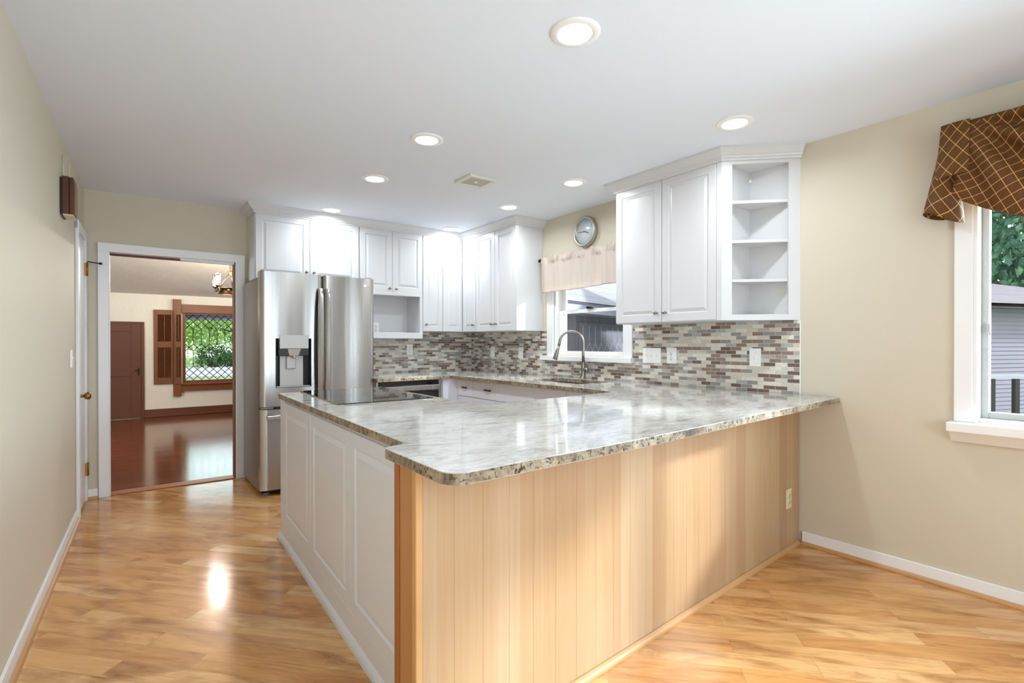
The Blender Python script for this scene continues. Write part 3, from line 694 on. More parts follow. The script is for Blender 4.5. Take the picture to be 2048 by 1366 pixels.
# ------------------------------------------------------------------ base cabinets along the sink wall (fronts at X = 2.64)
DB = 3.315 - 2.659
def bar_pull(m, F, u, d, z, w=0.09):
    for s in (-1, 1):
        m.lathe(F(u + s * w * 0.36, d, z), F.n, [(0, 0), (0.009, 0), (0.006, 0.004), (0.005, 0.018), (0, 0.02)], 10)
    m.tube([F(u + s * w * 0.5, d + 0.02 + 0.004 * math.cos(s * math.pi), z) for s in (-1, -0.8, -0.6, -0.3, 0, 0.3, 0.6, 0.8, 1)], [0.006, 0.0075, 0.0055, 0.0045, 0.0045, 0.0045, 0.0055, 0.0075, 0.006], 10)
def base_unit(label, u0, u1, parts):
    t = thing('base_cabinet', label, 'cabinet', FR((u0 + u1) / 2, 0.3, 0.0), 'base cabinets along the sink wall')
    m = MB(); m.fb(FR, u0 + 0.0005, u1 - 0.0005, 0.02, DB, 0.1, 0.882); m.fb(FR, u0 + 0.0005, u1 - 0.0005, 0.02, DB - 0.06, 0.0, 0.1); m.build('cabinet_body', M['bouncewhite'], t)
    for kind, a, b, z0, z1, pull in parts:
        m = MB(); m.fb(FR, a + 0.0015, b - 0.0015, DB, DB + 0.019, z0, z1, 0.003, 2); o = m.build(kind, M['bouncewhite'], t)
        if pull:
            m = MB(); bar_pull(m, FR, (a + b) / 2, DB + 0.019, 0.800, 0.075 if b - a < 0.35 else 0.09); m.build('handle', M['bronze'], o)
base_unit('narrow white base cabinet with a drawer at the inside corner', 4.16, 4.44, [('drawer', 4.16, 4.44, 0.715, 0.872, True), ('door', 4.16, 4.44, 0.115, 0.708, False)])
base_unit('wider white base cabinet with a drawer left of the sink', 3.623, 4.16, [('drawer', 3.623, 4.16, 0.715, 0.872, True), ('drawer', 3.623, 4.16, 0.42, 0.708, False), ('drawer', 3.623, 4.16, 0.115, 0.413, False)])
# sink base is hollow so the basin hangs inside it
t = thing('base_cabinet', 'white sink base cabinet with plain fronts under the faucet', 'cabinet', FR(3.235, 0.3, 0.0), 'base cabinets along the sink wall')
m = MB(); m.fb(FR, 2.848, 3.622, 0.02, DB, 0.1, 0.60); m.fb(FR, 2.848, 3.622, DB - 0.018, DB, 0.60, 0.882); m.fb(FR, 2.848, 3.622, 0.02, DB - 0.06, 0.0, 0.1)
m.build('cabinet_body', M['bouncewhite'], t)
for a, b in ((3.229, 3.622), (2.848, 3.229)):
    m = MB(); m.fb(FR, a + 0.0015, b - 0.0015, DB, DB + 0.019, 0.115, 0.872, 0.003, 2); m.build('door', M['bouncewhite'], t)
base_unit('white base cabinet with a plain front right of the sink', 2.30, 2.846, [('door', 2.32, 2.846, 0.115, 0.872, False)])
# corner filler between oven and drawers
m = MB(); m.prism([(2.49, 5.20), (3.29, 5.20), (3.29, 4.442), (2.64, 4.442), (2.64, 4.470), (2.49, 4.470)], 0.0, 0.882)
o = m.build('base_cabinet', M['bouncewhite']); tag(o, 'white corner base filler between the oven and the drawers', 'cabinet', 'base cabinets along the sink wall')

# ------------------------------------------------------------------ built-in oven under the back counter
t = thing('oven', 'stainless and black built-in oven under the back counter', 'oven', FB(2.12, 0.4, 0.0))
DO_ = 5.244 - 4.462
m = MB(); m.fb(FB, 1.786, 2.488, 0.03, DO_ - 0.02, 0.10, 0.8825); m.fb(FB, 1.79, 2.488, 0.03, DO_ - 0.08, 0.0, 0.10); m.build('oven_body', M['white'], t)
m = MB(); m.fb(FB, 1.815, 2.462, DO_ - 0.02, DO_, 0.25, 0.878, 0.002); m.build('door_glass', M['blackglass'], t)
m = MB(); m.fb(FB, 2.432, 2.464, DO_ - 0.02, DO_ + 0.012, 0.25, 0.878, 0.002); m.build('side_trim', M['steel'], t)
m = MB(); m.fb(FB, 1.79, 1.815, DO_ - 0.02, DO_ + 0.006, 0.25, 0.878, 0.002); m.build('side_trim', M['steel'], t)
m = MB(); m.fb(FB, 1.815, 2.432, DO_ - 0.01, DO_ + 0.035, 0.783, 0.835, 0.01, 3); m.build('handle', M['steel'], t)

# ------------------------------------------------------------------ refrigerator
XF0, XF1, XS = 0.832, 1.768, 1.317
yf = 5.244 - 4.426
t = thing('refrigerator', 'stainless french door refrigerator with a water dispenser in its left door', 'refrigerator', FB(1.3, 0.4, 0.0))
m = MB(); m.fb(FB, XF0 + 0.004, XF1 - 0.004, 0.05, yf - 0.107, 0.03, 1.765, 0.004); m.build('fridge_body', M['steelside'], t)
for u in (XF0 + 0.06, XF1 - 0.06):
    m = MB(); m.lathe(FB(u, yf - 0.12, 0), (0, 0, 1), [(0, 0), (0.022, 0), (0.022, 0.012), (0.014, 0.014), (0.014, 0.03), (0, 0.03)], 14); m.build('foot', M['grayplastic'], t)
m = MB(); m.fb(FB, XF0 + 0.02, XF1 - 0.02, yf - 0.13, yf - 0.09, 0.018, 0.07); m.build('base_grille', M['black'], t)
def curved_door(u0, u1, z0, z1, hole=None, bulge=0.016, thick=0.105):
    """door with a gently bowed stainless front; hole = (u0,u1,z0,z1,depth)"""
    mb = MB(); bm = mb.bm
    n = 26
    us = sorted({u0 + (u1 - u0) * i / n for i in range(n + 1)} | (set(hole[:2]) if hole else set()))
    zs = sorted({z0, z1} | (set(hole[2:4]) if hole else set()))
    def fy(u):
        s = (u - u0) / (u1 - u0); e = min(s, 1 - s) * (u1 - u0)
        edge = 0.012 * max(0, 1 - e / 0.014) ** 2
        return yf - bulge * (1 - math.sin(math.pi * (0.08 + 0.84 * s))) - edge
    front = {}
    for i, u in enumerate(us):
        for j, z in enumerate(zs): front[i, j] = bm.verts.new(FB(u, fy(u), z))
    for i in range(len(us) - 1):
        for j in range(len(zs) - 1):
            um, zm = (us[i] + us[i + 1]) / 2, (zs[j] + zs[j + 1]) / 2
            if hole and hole[0] < um < hole[1] and hole[2] < zm < hole[3]: continue
            f = bm.faces.new((front[i, j], front[i + 1, j], front[i + 1, j + 1], front[i, j + 1])); f.smooth = True
    def back(u, z): return FB(u, yf - thick, z)
    I, J = len(us) - 1, len(zs) - 1
    bl = [bm.verts.new(back(us[i], z0)) for i in range(I + 1)]; tl = [bm.verts.new(back(us[i], z1)) for i in range(I + 1)]
    for i in range(I):
        bm.faces.new((bl[i], bl[i + 1], front[i + 1, 0], front[i, 0])); bm.faces.new((front[i, J], front[i + 1, J], tl[i + 1], tl[i]))
    bm.faces.new([bl[0]] + [front[0, j] for j in range(J + 1)] + [tl[0]]); bm.faces.new([tl[I]] + [front[I, j] for j in range(J, -1, -1)] + [bl[I]])
    bm.faces.new(tl + bl[::-1])
    bmesh.ops.recalc_face_normals(bm, faces=bm.faces[:])
    if hole:
        iu = [i for i, u in enumerate(us) if hole[0] - 1e-9 <= u <= hole[1] + 1e-9]; j0, j1 = zs.index(hole[2]), zs.index(hole[3])
        loop = [front[i, j0] for i in iu] + [front[i, j1] for i in iu[::-1]]
        deep = [bm.verts.new(v.co - FB.n * hole[4]) for v in loop]
        L = len(loop)
        for i in range(L):
            f = bm.faces.new((loop[i], loop[(i + 1) % L], deep[(i + 1) % L], deep[i])); f.material_index = 1
        f = bm.faces.new(deep); f.material_index = 1
    for e in bm.edges:      # crisp borders so the bowed front keeps its own shading
        if not all(f.smooth for f in e.link_faces): e.smooth = False
    return mb
dl = curved_door(XF0, XS - 0.007, 0.722, 1.808, (0.943, 1.221, 0.872, 1.272, 0.085)).build('door', [M['steel'], M['black']], t)
dr_ = curved_door(XS + 0.007, XF1, 0.722, 1.808).build('door', M['steel'], t)
fz = curved_door(XF0, XF1, 0.055, 0.700).build('freezer_drawer', M['steel'], t)
m = MB(); m.fb(FB, XF0 + 0.01, XF1 - 0.01, yf - 0.09, yf - 0.03, 0.700, 0.722); m.build('door_gasket', M['black'], t)
m = MB(); m.fb(FB, XS - 0.0065, XS + 0.0065, yf - 0.10, yf - 0.04, 0.725, 1.80); m.build('door_gasket', M['black'], t)
m = MB(); m.fb(FB, XF0 + 0.006, XF0 + 0.10, yf - 0.09, yf - 0.02, 0.703, 0.719, 0.003); m.build('hinge', M['steel'], t)
for u in (XF0 + 0.045, XF1 - 0.045):
    m = MB(); m.fb(FB, u - 0.03, u + 0.03, yf - 0.16, yf - 0.02, 1.809, 1.822, 0.004); m.build('hinge_cover', M['grayplastic'], t)
def bow_handle(uc, par, z0, z1):
    m = MB(); n = 24; w = 0.0195
    def P(s, side, lay):
        z = z0 + (z1 - z0) * s
        out = 0.012 + 0.05 * (math.sin(math.pi * min(max(s, 0), 1))) ** 0.45
        lean = 0.006 * math.sin(math.pi * s)
        return FB(uc + side * w - (0.01 * (1 - s) if True else 0), yf - 0.016 + out + lay * 0.014 , z)
    rings = []
    for i in range(n + 1):
        s = i / n
        rings.append([m.bm.verts.new(P(s, a, b)) for a, b in ((-1, 0), (1, 0), (1, 0.75), (0.7, 1), (-0.7, 1), (-1, 0.75))])
    fs = []
    for a, b in zip(rings, rings[1:]):
        for k in range(6): fs.append(m.bm.faces.new((a[k], a[(k + 1) % 6], b[(k + 1) % 6], b[k])))
    fs += [m.bm.faces.new(rings[0][::-1]), m.bm.faces.new(rings[-1])]
    bmesh.ops.recalc_face_normals(m.bm, faces=fs)
    m.build('handle', M['steel'], par)
bow_handle(1.293, dl, 0.77, 1.695); bow_handle(1.352, dr_, 0.77, 1.695)
m = MB(); m.fb(FB, 0.872, 1.728, yf + 0.01, yf + 0.028, 0.618, 0.655, 0.006, 2)
for u in (0.9, 1.70): m.fb(FB, u - 0.02, u + 0.02, yf - 0.012, yf + 0.012, 0.625, 0.648)
m.build('handle', M['steel'], fz)
# dispenser pieces are sub-parts of the left door
m = MB(); m.fb(FB, 0.972, 1.197, yf - 0.05, yf + 0.006, 1.188, 1.300, 0.003); m.build('control_panel', M['grayplastic'], dl)
m = MB(); m.fb(FB, 0.965, 1.204, yf - 0.055, yf - 0.008, 1.13, 1.19, 0.004); m.build('dispenser_hood', M['black'], dl)
m = MB(); z = 1.186; m._box([FB(1.042, yf - 0.05, 1.128), FB(1.127, yf - 0.05, 1.128), FB(1.118, yf - 0.008, 1.128), FB(1.05, yf - 0.008, 1.128), FB(1.032, yf - 0.05, z), FB(1.137, yf - 0.05, z), FB(1.137, yf + 0.004, z), FB(1.032, yf + 0.004, z)], 0.003)
m.lathe(FB(1.087, yf - 0.022, 1.128), (0, 0, -1), [(0, 0), (0.014, 0), (0.012, 0.012), (0.006, 0.02), (0, 0.02)], 12); m.build('nozzle', M['grayplastic'], dl)
m = MB(); m.fb(FB, 0.985, 1.168, yf - 0.062, yf - 0.056, 0.882, 1.13, 0.002); m.build('dispenser_back', M['grayplastic'], dl)
m = MB(); m.fb(FB, 1.032, 1.108, yf - 0.055, yf - 0.040, 1.02, 1.13, 0.008, 2); m.build('paddle', M['grayplastic'], dl)
m = MB(); m.fb(FB, 0.95, 1.214, yf - 0.068, yf - 0.012, 0.8735, 0.882, 0.002); m.build('drip_tray', M['grayplastic'], dl)
# round badge and two letter mark on the right door
m = MB(); cx, cz, by = 1.683, 1.742, yf - 0.0042
m.lathe(FB(cx, by, cz), FB.n, [(0.0, 0.001), (0.0125, 0.001), (0.0135, 0), (0.0125, -0.006)], 24)
m.fb(FB, cx + 0.022, cx + 0.025, by - 0.006, by + 0.001, cz - 0.010, cz + 0.010); m.fb(FB, cx + 0.022, cx + 0.033, by - 0.008, by + 0.001, cz - 0.010, cz - 0.0075)
gpts = [(cx + 0.045 + 0.0095 * math.cos(R(a)), cz + 0.0095 * math.sin(R(a))) for a in range(45, 361, 35)]
for p, q in zip(gpts, gpts[1:]): m.tube([FB(p[0], by - 0.002, p[1]), FB(q[0], by - 0.002, q[1])], 0.0016, 6)
m.fb(FB, cx + 0.046, cx + 0.056, by - 0.009, by + 0.001, cz - 0.0015, cz + 0.001)
m.build('badge', M['plate'], dr_)

# ------------------------------------------------------------------ peninsula
t = thing('peninsula_cabinet', 'long white peninsula base cabinet with three raised panels facing the hall', 'cabinet', FP(2.43, -0.3, 0))
m = MB(); m.prism([FP(1.424, 0, 0)[:2], FP(3.45, 0, 0)[:2], (1.40, 3.45), (1.40, 1.468)], 0.0, 0.8825); m.build('cabinet_body', M['bouncewhite'], t)
for a, b in ((2.71, 3.345), (2.075, 2.705), (1.434, 2.068)):
    m = MB(); raised_panel(m, FP, a, b, 0.0005, 0.135, 0.868, t=0.012, fr=0.055, field=0.03); m.build('panel', M['bouncewhite'], t)
m = MB(); m.fb(FP, 3.347, 3.452, 0.0005, 0.012, 0.10, 0.8825, 0.001); m.fb(FP, 1.434, 3.452, 0.0005, 0.0125, 0.02, 0.134, 0.001); m.build('face_frame', M['bouncewhite'], t)
m = MB(); m.sweep([FP(3.462, 0.0005, 0), FP(1.418, 0.0005, 0)], [(0, 0.0005), (0.026, 0.0005), (0.026, 0.02), (0.022, 0.032), (0.014, 0.044), (0.0, 0.05)]); m.build('base_moulding', M['bouncewhite'], t)
# inner leg of the peninsula, behind the wooden half wall
t = thing('base_cabinet', 'white base cabinet behind the wooden bar panel', 'cabinet', (2.0, 1.8, 0))
m = MB(); m.prism([(1.40, 1.475), (3.29, 1.60), (3.29, 2.28), (2.66, 2.28), (1.41, 2.20)], 0.0, 0.8825); m.build('cabinet_body', M['white'], t)

# wooden half wall under the bar
t = thing('bar_panel', 'light maple boarded half wall under the granite bar', 'half wall', FW(1.34, -0.06, 0))
m = MB(); bw = 0.1055; u = 0.022; i = 0
while u < WLEN - 0.002:
    e = min(u + bw, WLEN - 0.001)
    m.fb(FW, u + 0.0001, e - 0.0001, -0.012, 0.0, 0.0, 0.8825, 0.0006); u = e
m.build('boards', M['boards'], t)
m = MB(); m.fb(FW, 0.016, WLEN - 0.004, -0.118, -0.0125, 0, 0.8825); m.build('core', M['boardend'], t)
m = MB(); m.fb(FW, -0.001, 0.0215, -0.020, 0.002, 0, 0.8825, 0.002); m.build('corner_trim', M['boardtrim'], t)
m = MB(); m.fb(FW, 0.004, 0.0155, -0.098, -0.0205, 0, 0.8825, 0.001); m.build('end_board', M['boardend'], t)
m = MB(); m.fb(FW, -0.002, 0.0155, -0.122, -0.0985, 0, 0.8825, 0.002); m.build('edge_strip', M['redwood'], t)
m = MB(); m.sweep([FW(0.0, 0.003, 0), FW(WLEN - 0.02, 0.0005, 0)], [(0, 0.0005)] + [(0.018 * math.cos(R(a)), 0.022 * math.sin(R(a)) + 0.0005) for a in (0, 25, 50, 75, 90)]); m.build('shoe_moulding', M['shoe'], t)

# cooktop
t = thing('cooktop', 'black glass cooktop set into the peninsula counter', 'cooktop', (1.14, 3.04, 0.915))
def rpoly(pts, r=0.012):
    out = []
    n = len(pts)
    for i in range(n):
        p = Vector(pts[i]); a = (Vector(pts[i - 1]) - p).normalized(); b = (Vector(pts[(i + 1) % n]) - p).normalized()
        for s in (0, 0.5, 1): out.append(tuple(p + a * r * (1 - s) ** 2 + b * r * s ** 2))
    return out
ck = [(0.846, 2.606), (1.391, 2.604), (1.432, 3.466), (0.893, 3.492)]
m = MB(); m.prism(rpoly(ck), 0.9153, 0.9225); m.build('glass_top', M['blackglass'], t)
m = MB(); q = [(x + (0.004 if x > 1.1 else -0.004), y + (0.004 if y > 3 else -0.004)) for x, y in ck]; m.prism(rpoly(q), 0.9151, 0.9182); m.build('trim_frame', M['steel'], t)
for cx, cy, r in ((1.02, 3.27, 0.10), (1.28, 3.25, 0.075), (1.0, 2.83, 0.075), (1.24, 2.83, 0.10)):
    m = MB(); m.lathe((cx, cy, 0.9226), (0, 0, 1), [(r - 0.0006, 0.0), (r - 0.0006, 0.0001), (r, 0.0001), (r, 0)], 40); m.build('burner_ring', M['steelside'], t)

# sink and faucet
t = thing('sink', 'undermount stainless sink below the sink window', 'sink', (3.0, 3.19, 0.70))
m = MB(); x0, x1, y0, y1 = SINK; zt, zb = 0.8832, 0.70
lo = [(x0 + 0.03, y0 + 0.03), (x1 - 0.03, y0 + 0.03), (x1 - 0.03, y1 - 0.03), (x0 + 0.03, y1 - 0.03)]; hi = [(x0 - 0.004, y0 - 0.004), (x1 + 0.004, y0 - 0.004), (x1 + 0.004, y1 + 0.004), (x0 - 0.004, y1 + 0.004)]; ol = [(x0 - 0.02, y0 - 0.02), (x1 + 0.02, y0 - 0.02), (x1 + 0.02, y1 + 0.02), (x0 - 0.02, y1 + 0.02)]
rg = [[m.bm.verts.new((a, b, z)) for a, b in p] for p, z in ((lo, zb), (hi, zb + 0.03), (hi, zt), (ol, zt), (ol, zt - 0.004), (hi, zb - 0.004 + 0.03), (lo, zb - 0.004))]
fs = [m.bm.faces.new(rg[0]), m.bm.faces.new(rg[-1][::-1])]
for a, b in zip(rg, rg[1:]):
    for i in range(4): fs.append(m.bm.faces.new((a[i], a[(i + 1) % 4], b[(i + 1) % 4], b[i])))
bmesh.ops.recalc_face_normals(m.bm, faces=fs); m.build('basin', M['steel'], t)
m = MB(); m.lathe((3.0, 3.19, 0.7005), (0, 0, 1), [(0, 0.0), (0.03, 0.0), (0.042, 0.002), (0.045, 0.0)], 24); m.build('drain', M['nickel'], t)

t = thing('faucet', 'brushed nickel pull-down gooseneck faucet in front of the sink window', 'faucet', (3.215, 3.245, 0.9153))
bx, by = 3.225, 3.255
m = MB(); m.lathe((bx, by, 0.9153), (0, 0, 1), [(0, 0), (0.027, 0), (0.027, 0.006), (0.021, 0.012), (0.020, 0.10), (0.018, 0.14), (0.015, 0.15)], 20); m.build('faucet_body', M['nickel'], t)
dv = Vector((-0.30, 0.26, 0)).normalized()
m = MB(); pth = [Vector((bx, by, 1.05)), Vector((bx, by, 1.15)), Vector((bx, by, 1.23))]
for a in range(0, 181, 15): pth.append(Vector((bx, by, 1.235)) + dv * (0.105 * (1 - math.cos(R(a)))) + Vector((0, 0, 0.105 * math.sin(R(a)))))
pth.append(pth[-1] + Vector((0, 0, -0.03)) + dv * 0.008)
m.tube(pth, [0.0145, 0.0125, 0.0125] + [0.0122] * 14, 14); m.build('spout', M['nickel'], t)
e = pth[-1]; m = MB(); m.lathe(e, (Vector((0, 0, -1)) + dv * 0.28), [(0, -0.002), (0.0135, 0), (0.0145, 0.03), (0.018, 0.08), (0.020, 0.115), (0.018, 0.122), (0, 0.122)], 16); m.build('spray_head', M['nickel'], t)
m = MB(); sd = Vector((0.0, -1, 0)); m.lathe(Vector((bx, by, 1.0)), sd, [(0, 0.015), (0.017, 0.015), (0.019, 0.03), (0.019, 0.052), (0.012, 0.058), (0, 0.058)], 16)
m.tube([Vector((bx, by - 0.045, 1.012)), Vector((bx - 0.004, by - 0.05, 1.05)), Vector((bx - 0.012, by - 0.03, 1.09))], [0.009, 0.008, 0.006], 10); m.build('lever', M['nickel'], t)

# ------------------------------------------------------------------ switch and outlet plates
def plate(F, uc, zc, w, h, kind, label, n=1, d=0.006, mat='plate', name=None):
    nm = name or {'outlet': 'wall_outlet', 'switch': 'light_switch'}[kind]
    t = thing(nm, label, 'outlet' if kind == 'outlet' else 'switch', F(uc, d, zc))
    m = MB(); m.fb(F, uc - w / 2, uc + w / 2, d + 0.0003, d + 0.006, zc - h / 2, zc + h / 2, 0.0025, 2); m.build('cover_plate', M[mat], t)
    for i in range(n):
        u = uc + (i - (n - 1) / 2) * 0.046
        if kind == 'outlet':
            for dz in (-0.02, 0.02):
                m = MB(); m.lathe(F(u, d + 0.006, zc + dz), F.n, [(0.0165, 0), (0.0165, 0.0016), (0, 0.0016)], 18)
                o = m.build('receptacle', M[mat], t)
                m = MB(); m.fb(F, u - 0.0075, u - 0.0055, d + 0.0074, d + 0.0079, zc + dz - 0.002, zc + dz + 0.007); m.fb(F, u + 0.0055, u + 0.0075, d + 0.0074, d + 0.0079, zc + dz - 0.001, zc + dz + 0.006)
                m.lathe(F(u, d + 0.0074, zc + dz - 0.009), F.n, [(0.0025, 0), (0.0025, 0.0005), (0, 0.0005)], 8); m.build('slots', M['dark'], o)
        else:
            m = MB(); m._box([F(u - 0.005, d + 0.0055, zc - 0.012), F(u + 0.005, d + 0.0055, zc - 0.012), F(u + 0.005, d + 0.0075, zc - 0.012), F(u - 0.005, d + 0.0075, zc - 0.012), F(u - 0.0045, d + 0.0055, zc + 0.012), F(u + 0.0045, d + 0.0055, zc + 0.012), F(u + 0.0045, d + 0.017, zc + 0.012), F(u - 0.0045, d + 0.017, zc + 0.012)])
            m.build('toggle', M[mat], t)
        for dz in ((0,) if kind == 'outlet' else (-0.03, 0.03)):
            m = MB(); m.lathe(F(u, d + 0.006, zc + dz), F.n, [(0.003, 0), (0.0028, 0.0009), (0, 0.001)], 10); m.build('screw', M['vent'], t)
    return t
plate(FB, 2.498, 1.164, 0.074, 0.118, 'outlet', 'white outlet on the back wall tiles right of the refrigerator')
plate(FB, 2.100, 1.395, 0.074, 0.118, 'outlet', 'white outlet inside the open microwave nook', d=0.0142)
plate(FR, 4.784, 1.138, 0.074, 0.118, 'switch', 'single white switch on the sink wall nearest the inside corner')
plate(FR, 4.264, 1.132, 0.076, 0.122, 'switch', 'single white switch on the tiles left of the sink window')
plate(FR, 2.575, 1.135, 0.172, 0.120, 'switch', 'triple white switch plate on the tiles right of the sink window', n=3)
plate(FR, 2.391, 1.137, 0.086, 0.120, 'outlet', 'white outlet beside the triple switch plate')
plate(FR, 1.742, 1.138, 0.078, 0.120, 'switch', 'single white switch on the tiles below the open corner shelves')
plate(FL, 4.41, 1.13, 0.074, 0.118, 'switch', 'white switch plate on the left wall beside the white door', d=0.0)
plate(FW, 2.52, 0.305, 0.074, 0.118, 'outlet', 'bone coloured outlet on the wooden bar panel', d=0.0, mat='bone')

# ------------------------------------------------------------------ recessed lights and ceiling vent
LENS_W = 5.7
def downlight(x, y, label):
    t = thing('recessed_light', label, 'ceiling light', (x, y, H), 'recessed ceiling lights')
    m = MB(); m.lathe((x, y, H - 0.0003), (0, 0, -1), [(0.098, 0), (0.0975, 0.003), (0.093, 0.006), (0.075, 0.0085), (0.066, 0.0075), (0.066, 0.0)], 48); m.build('trim_ring', M['plate'], t)
    m = MB(); m.lathe((x, y, H - 0.0003), (0, 0, -1), [(0.0655, 0.0), (0.0655, 0.006), (0, 0.0075)], 40); m.build('lens', M['lens'], t)
    a = area('recessed_lamp', (x, y, H - 0.012), (0, 0, -1), 0.12, 0.12, LENS_W, LAMP, 'DISK', 165)
    return t
downlight(1.406, 1.464, 'largest recessed light, at the top of the picture over the bar corner')
downlight(2.684, 1.533, 'recessed light in front of the right wall cabinet and open shelves')
downlight(1.430, 2.759, 'recessed light over the cooktop end of the peninsula')
downlight(1.459, 3.639, 'recessed light in front of the refrigerator')
downlight(1.485, 4.722, 'recessed light half hidden by the crown above the refrigerator cabinet')
downlight(2.698, 2.829, 'recessed light over the sink, nearest the right wall cabinet')
downlight(2.718, 3.680, 'recessed light in front of the two door cabinet left of the sink window')
downlight(2.744, 4.752, 'recessed light tucked in the inside corner of the wall cabinets')

t = thing('ceiling_vent', 'square off-white exhaust fan grille on the ceiling', 'vent', (2.08, 3.232, H))
m = MB()
for a, b, c, e in ((1.962, 2.198, 3.116, 3.146), (1.962, 2.198, 3.320, 3.350), (1.962, 1.992, 3.146, 3.320), (2.168, 2.198, 3.146, 3.320)): m.box(a, b, c, e, H - 0.016, H - 0.0004, 0.003)
m.build('vent_frame', M['vent'], t)
m = MB(); m.box(1.99, 2.17, 3.144, 3.322, H - 0.0080, H - 0.0006); m.build('vent_backing', M['dark'], t)
m = MB()
for i in range(17):
    x = 1.993 + i * 0.0109; m.box(x - 0.0014, x + 0.0014, 3.146, 3.320, H - 0.0118, H - 0.0106)
    y = 3.148 + i * 0.0106; m.box(1.992, 2.168, y - 0.0014, y + 0.0014, H - 0.0117, H - 0.0107)
m.lathe((2.08, 3.233, H - 0.0155), (0, 0, -1), [(0.016, -0.004), (0.016, 0.002), (0, 0.003)], 16)
m.build('vent_grille', M['vent'], t)

# ------------------------------------------------------------------ wall clock
t = thing('wall_clock', 'round silver wall clock above the sink window', 'clock', FR(3.300, 0, 2.238))
cu, cz, rad = 3.300, 2.238, 0.138
m = MB(); m.lathe(FR(cu, 0.0005, cz), FR.n, [(0, 0), (rad * 0.96, 0), (rad, 0.008), (rad, 0.03), (rad * 0.95, 0.044), (rad * 0.88, 0.046), (rad * 0.83, 0.04), (rad * 0.81, 0.022), (0, 0.022)], 48); m.build('case', M['clockrim'], t)
m = MB(); m.lathe(FR(cu, 0.0228, cz), FR.n, [(rad * 0.805, 0), (rad * 0.805, 0.001), (0, 0.001)], 40); dial = m.build('dial', M['clockface'], t)
def clock_text(s, ang, r, size):
    cv = bpy.data.curves.new('numeral', 'FONT'); cv.body = s; cv.size = size; cv.align_x = 'CENTER'; cv.align_y = 'CENTER'; cv.extrude = 0.0003
    tmp = bpy.data.objects.new('numeral', cv); me = bpy.data.meshes.new_from_object(tmp); bpy.data.objects.remove(tmp); bpy.data.curves.remove(cv)
    return me
for hnum in range(1, 13):
    me = clock_text(str(hnum), 0, 0, 0.026); a = R(90 - hnum * 30); bmx = bmesh.new(); bmx.from_mesh(me); bpy.data.meshes.remove(me)
    cx_, cz_ = 0.083 * math.cos(a), 0.083 * math.sin(a)
    vm = {}; nm = MB()
    for v in bmx.verts: vm[v] = nm.bm.verts.new(FR(cu - (cx_ + v.co.x), 0.0242 + v.co.z, cz + cz_ + v.co.y))
    for f in bmx.faces: nm.bm.faces.new([vm[v] for v in f.verts])
    bmx.free(); nm.build('numeral', M['grayplastic'], dial)
def hand(nm_, ang, ln, wd, d):
    m = MB(); a = R(90 - ang); ca, sa = math.cos(a), math.sin(a)
    P = lambda l, s: FR(cu - (l * ca - s * sa), d, cz + l * sa + s * ca)
    vs = [P(-0.015, -wd), P(ln * 0.5, -wd * 1.1), P(ln, -wd * 0.3), P(ln, wd * 0.3), P(ln * 0.5, wd * 1.1), P(-0.015, wd)]
    a1 = [m.bm.verts.new(v) for v in vs]; b1 = [m.bm.verts.new(v + FR.n * 0.001) for v in vs]
    fs = [m.bm.faces.new(a1), m.bm.faces.new(b1[::-1])] + [m.bm.faces.new((a1[i], a1[(i + 1) % 6], b1[(i + 1) % 6], b1[i])) for i in range(6)]
    bmesh.ops.recalc_face_normals(m.bm, faces=fs); m.build(nm_, M['black'], t)
hand('minute_hand', 273, 0.095, 0.0028, 0.027); hand('hour_hand', 112, 0.062, 0.0035, 0.029)
m = MB(); m.lathe(FR(cu, 0.041, cz), FR.n, [(rad * 0.825, 0), (rad * 0.6, 0.004), (rad * 0.3, 0.006), (0, 0.007)], 40); m.build('clock_glass', M['glass'], t)

# ------------------------------------------------------------------ door chime, cable and cover plate on the left wall
t = thing('door_chime', 'brown wooden door chime box on the left wall above the white door', 'door chime', FL(4.0, 0, 1.99))
m = MB(); m.fb(FL, 3.955, 4.14, 0.0005, 0.012, 1.985, 2.2, 0.001); m.build('back_plate', M['black'], t)
m = MB(); m.fb(FL, 3.945, 4.10, 0.012, 0.0412, 1.985, 2.205, 0.002); m.fb(FL, 3.945, 4.10, 0.0425, 0.062, 1.985, 2.202, 0.003); m.build('chime_box', M['chime'], t)
m = MB(); m.fb(FL, 3.97, 4.10, 0.0625, 0.066, 2.0, 2.18, 0.001); m.build('grille_trim', M['brass'], t)
m = MB(); m.fb(FL, 3.95, 4.095, 0.014, 0.060, 1.979, 1.9848); m.build('base_cap', M['bone'], t)
m = MB(); m.tube([FL(4.04, 0.006, 2.2052), FL(4.04, 0.006, 2.35)], 0.004, 8); o = m.build('chime_cable', M['plate2']); tag(o, 'thin vertical cable running up the left wall above the door chime', 'cable')
m = MB(); m.fb(FL, 4.33, 4.56, 0.0005, 0.007, 2.29, 2.39, 0.002); o = m.build('blank_wall_plate', M['plate2']); tag(o, 'blank painted plate on the left wall beside the door chime cable', 'plate')

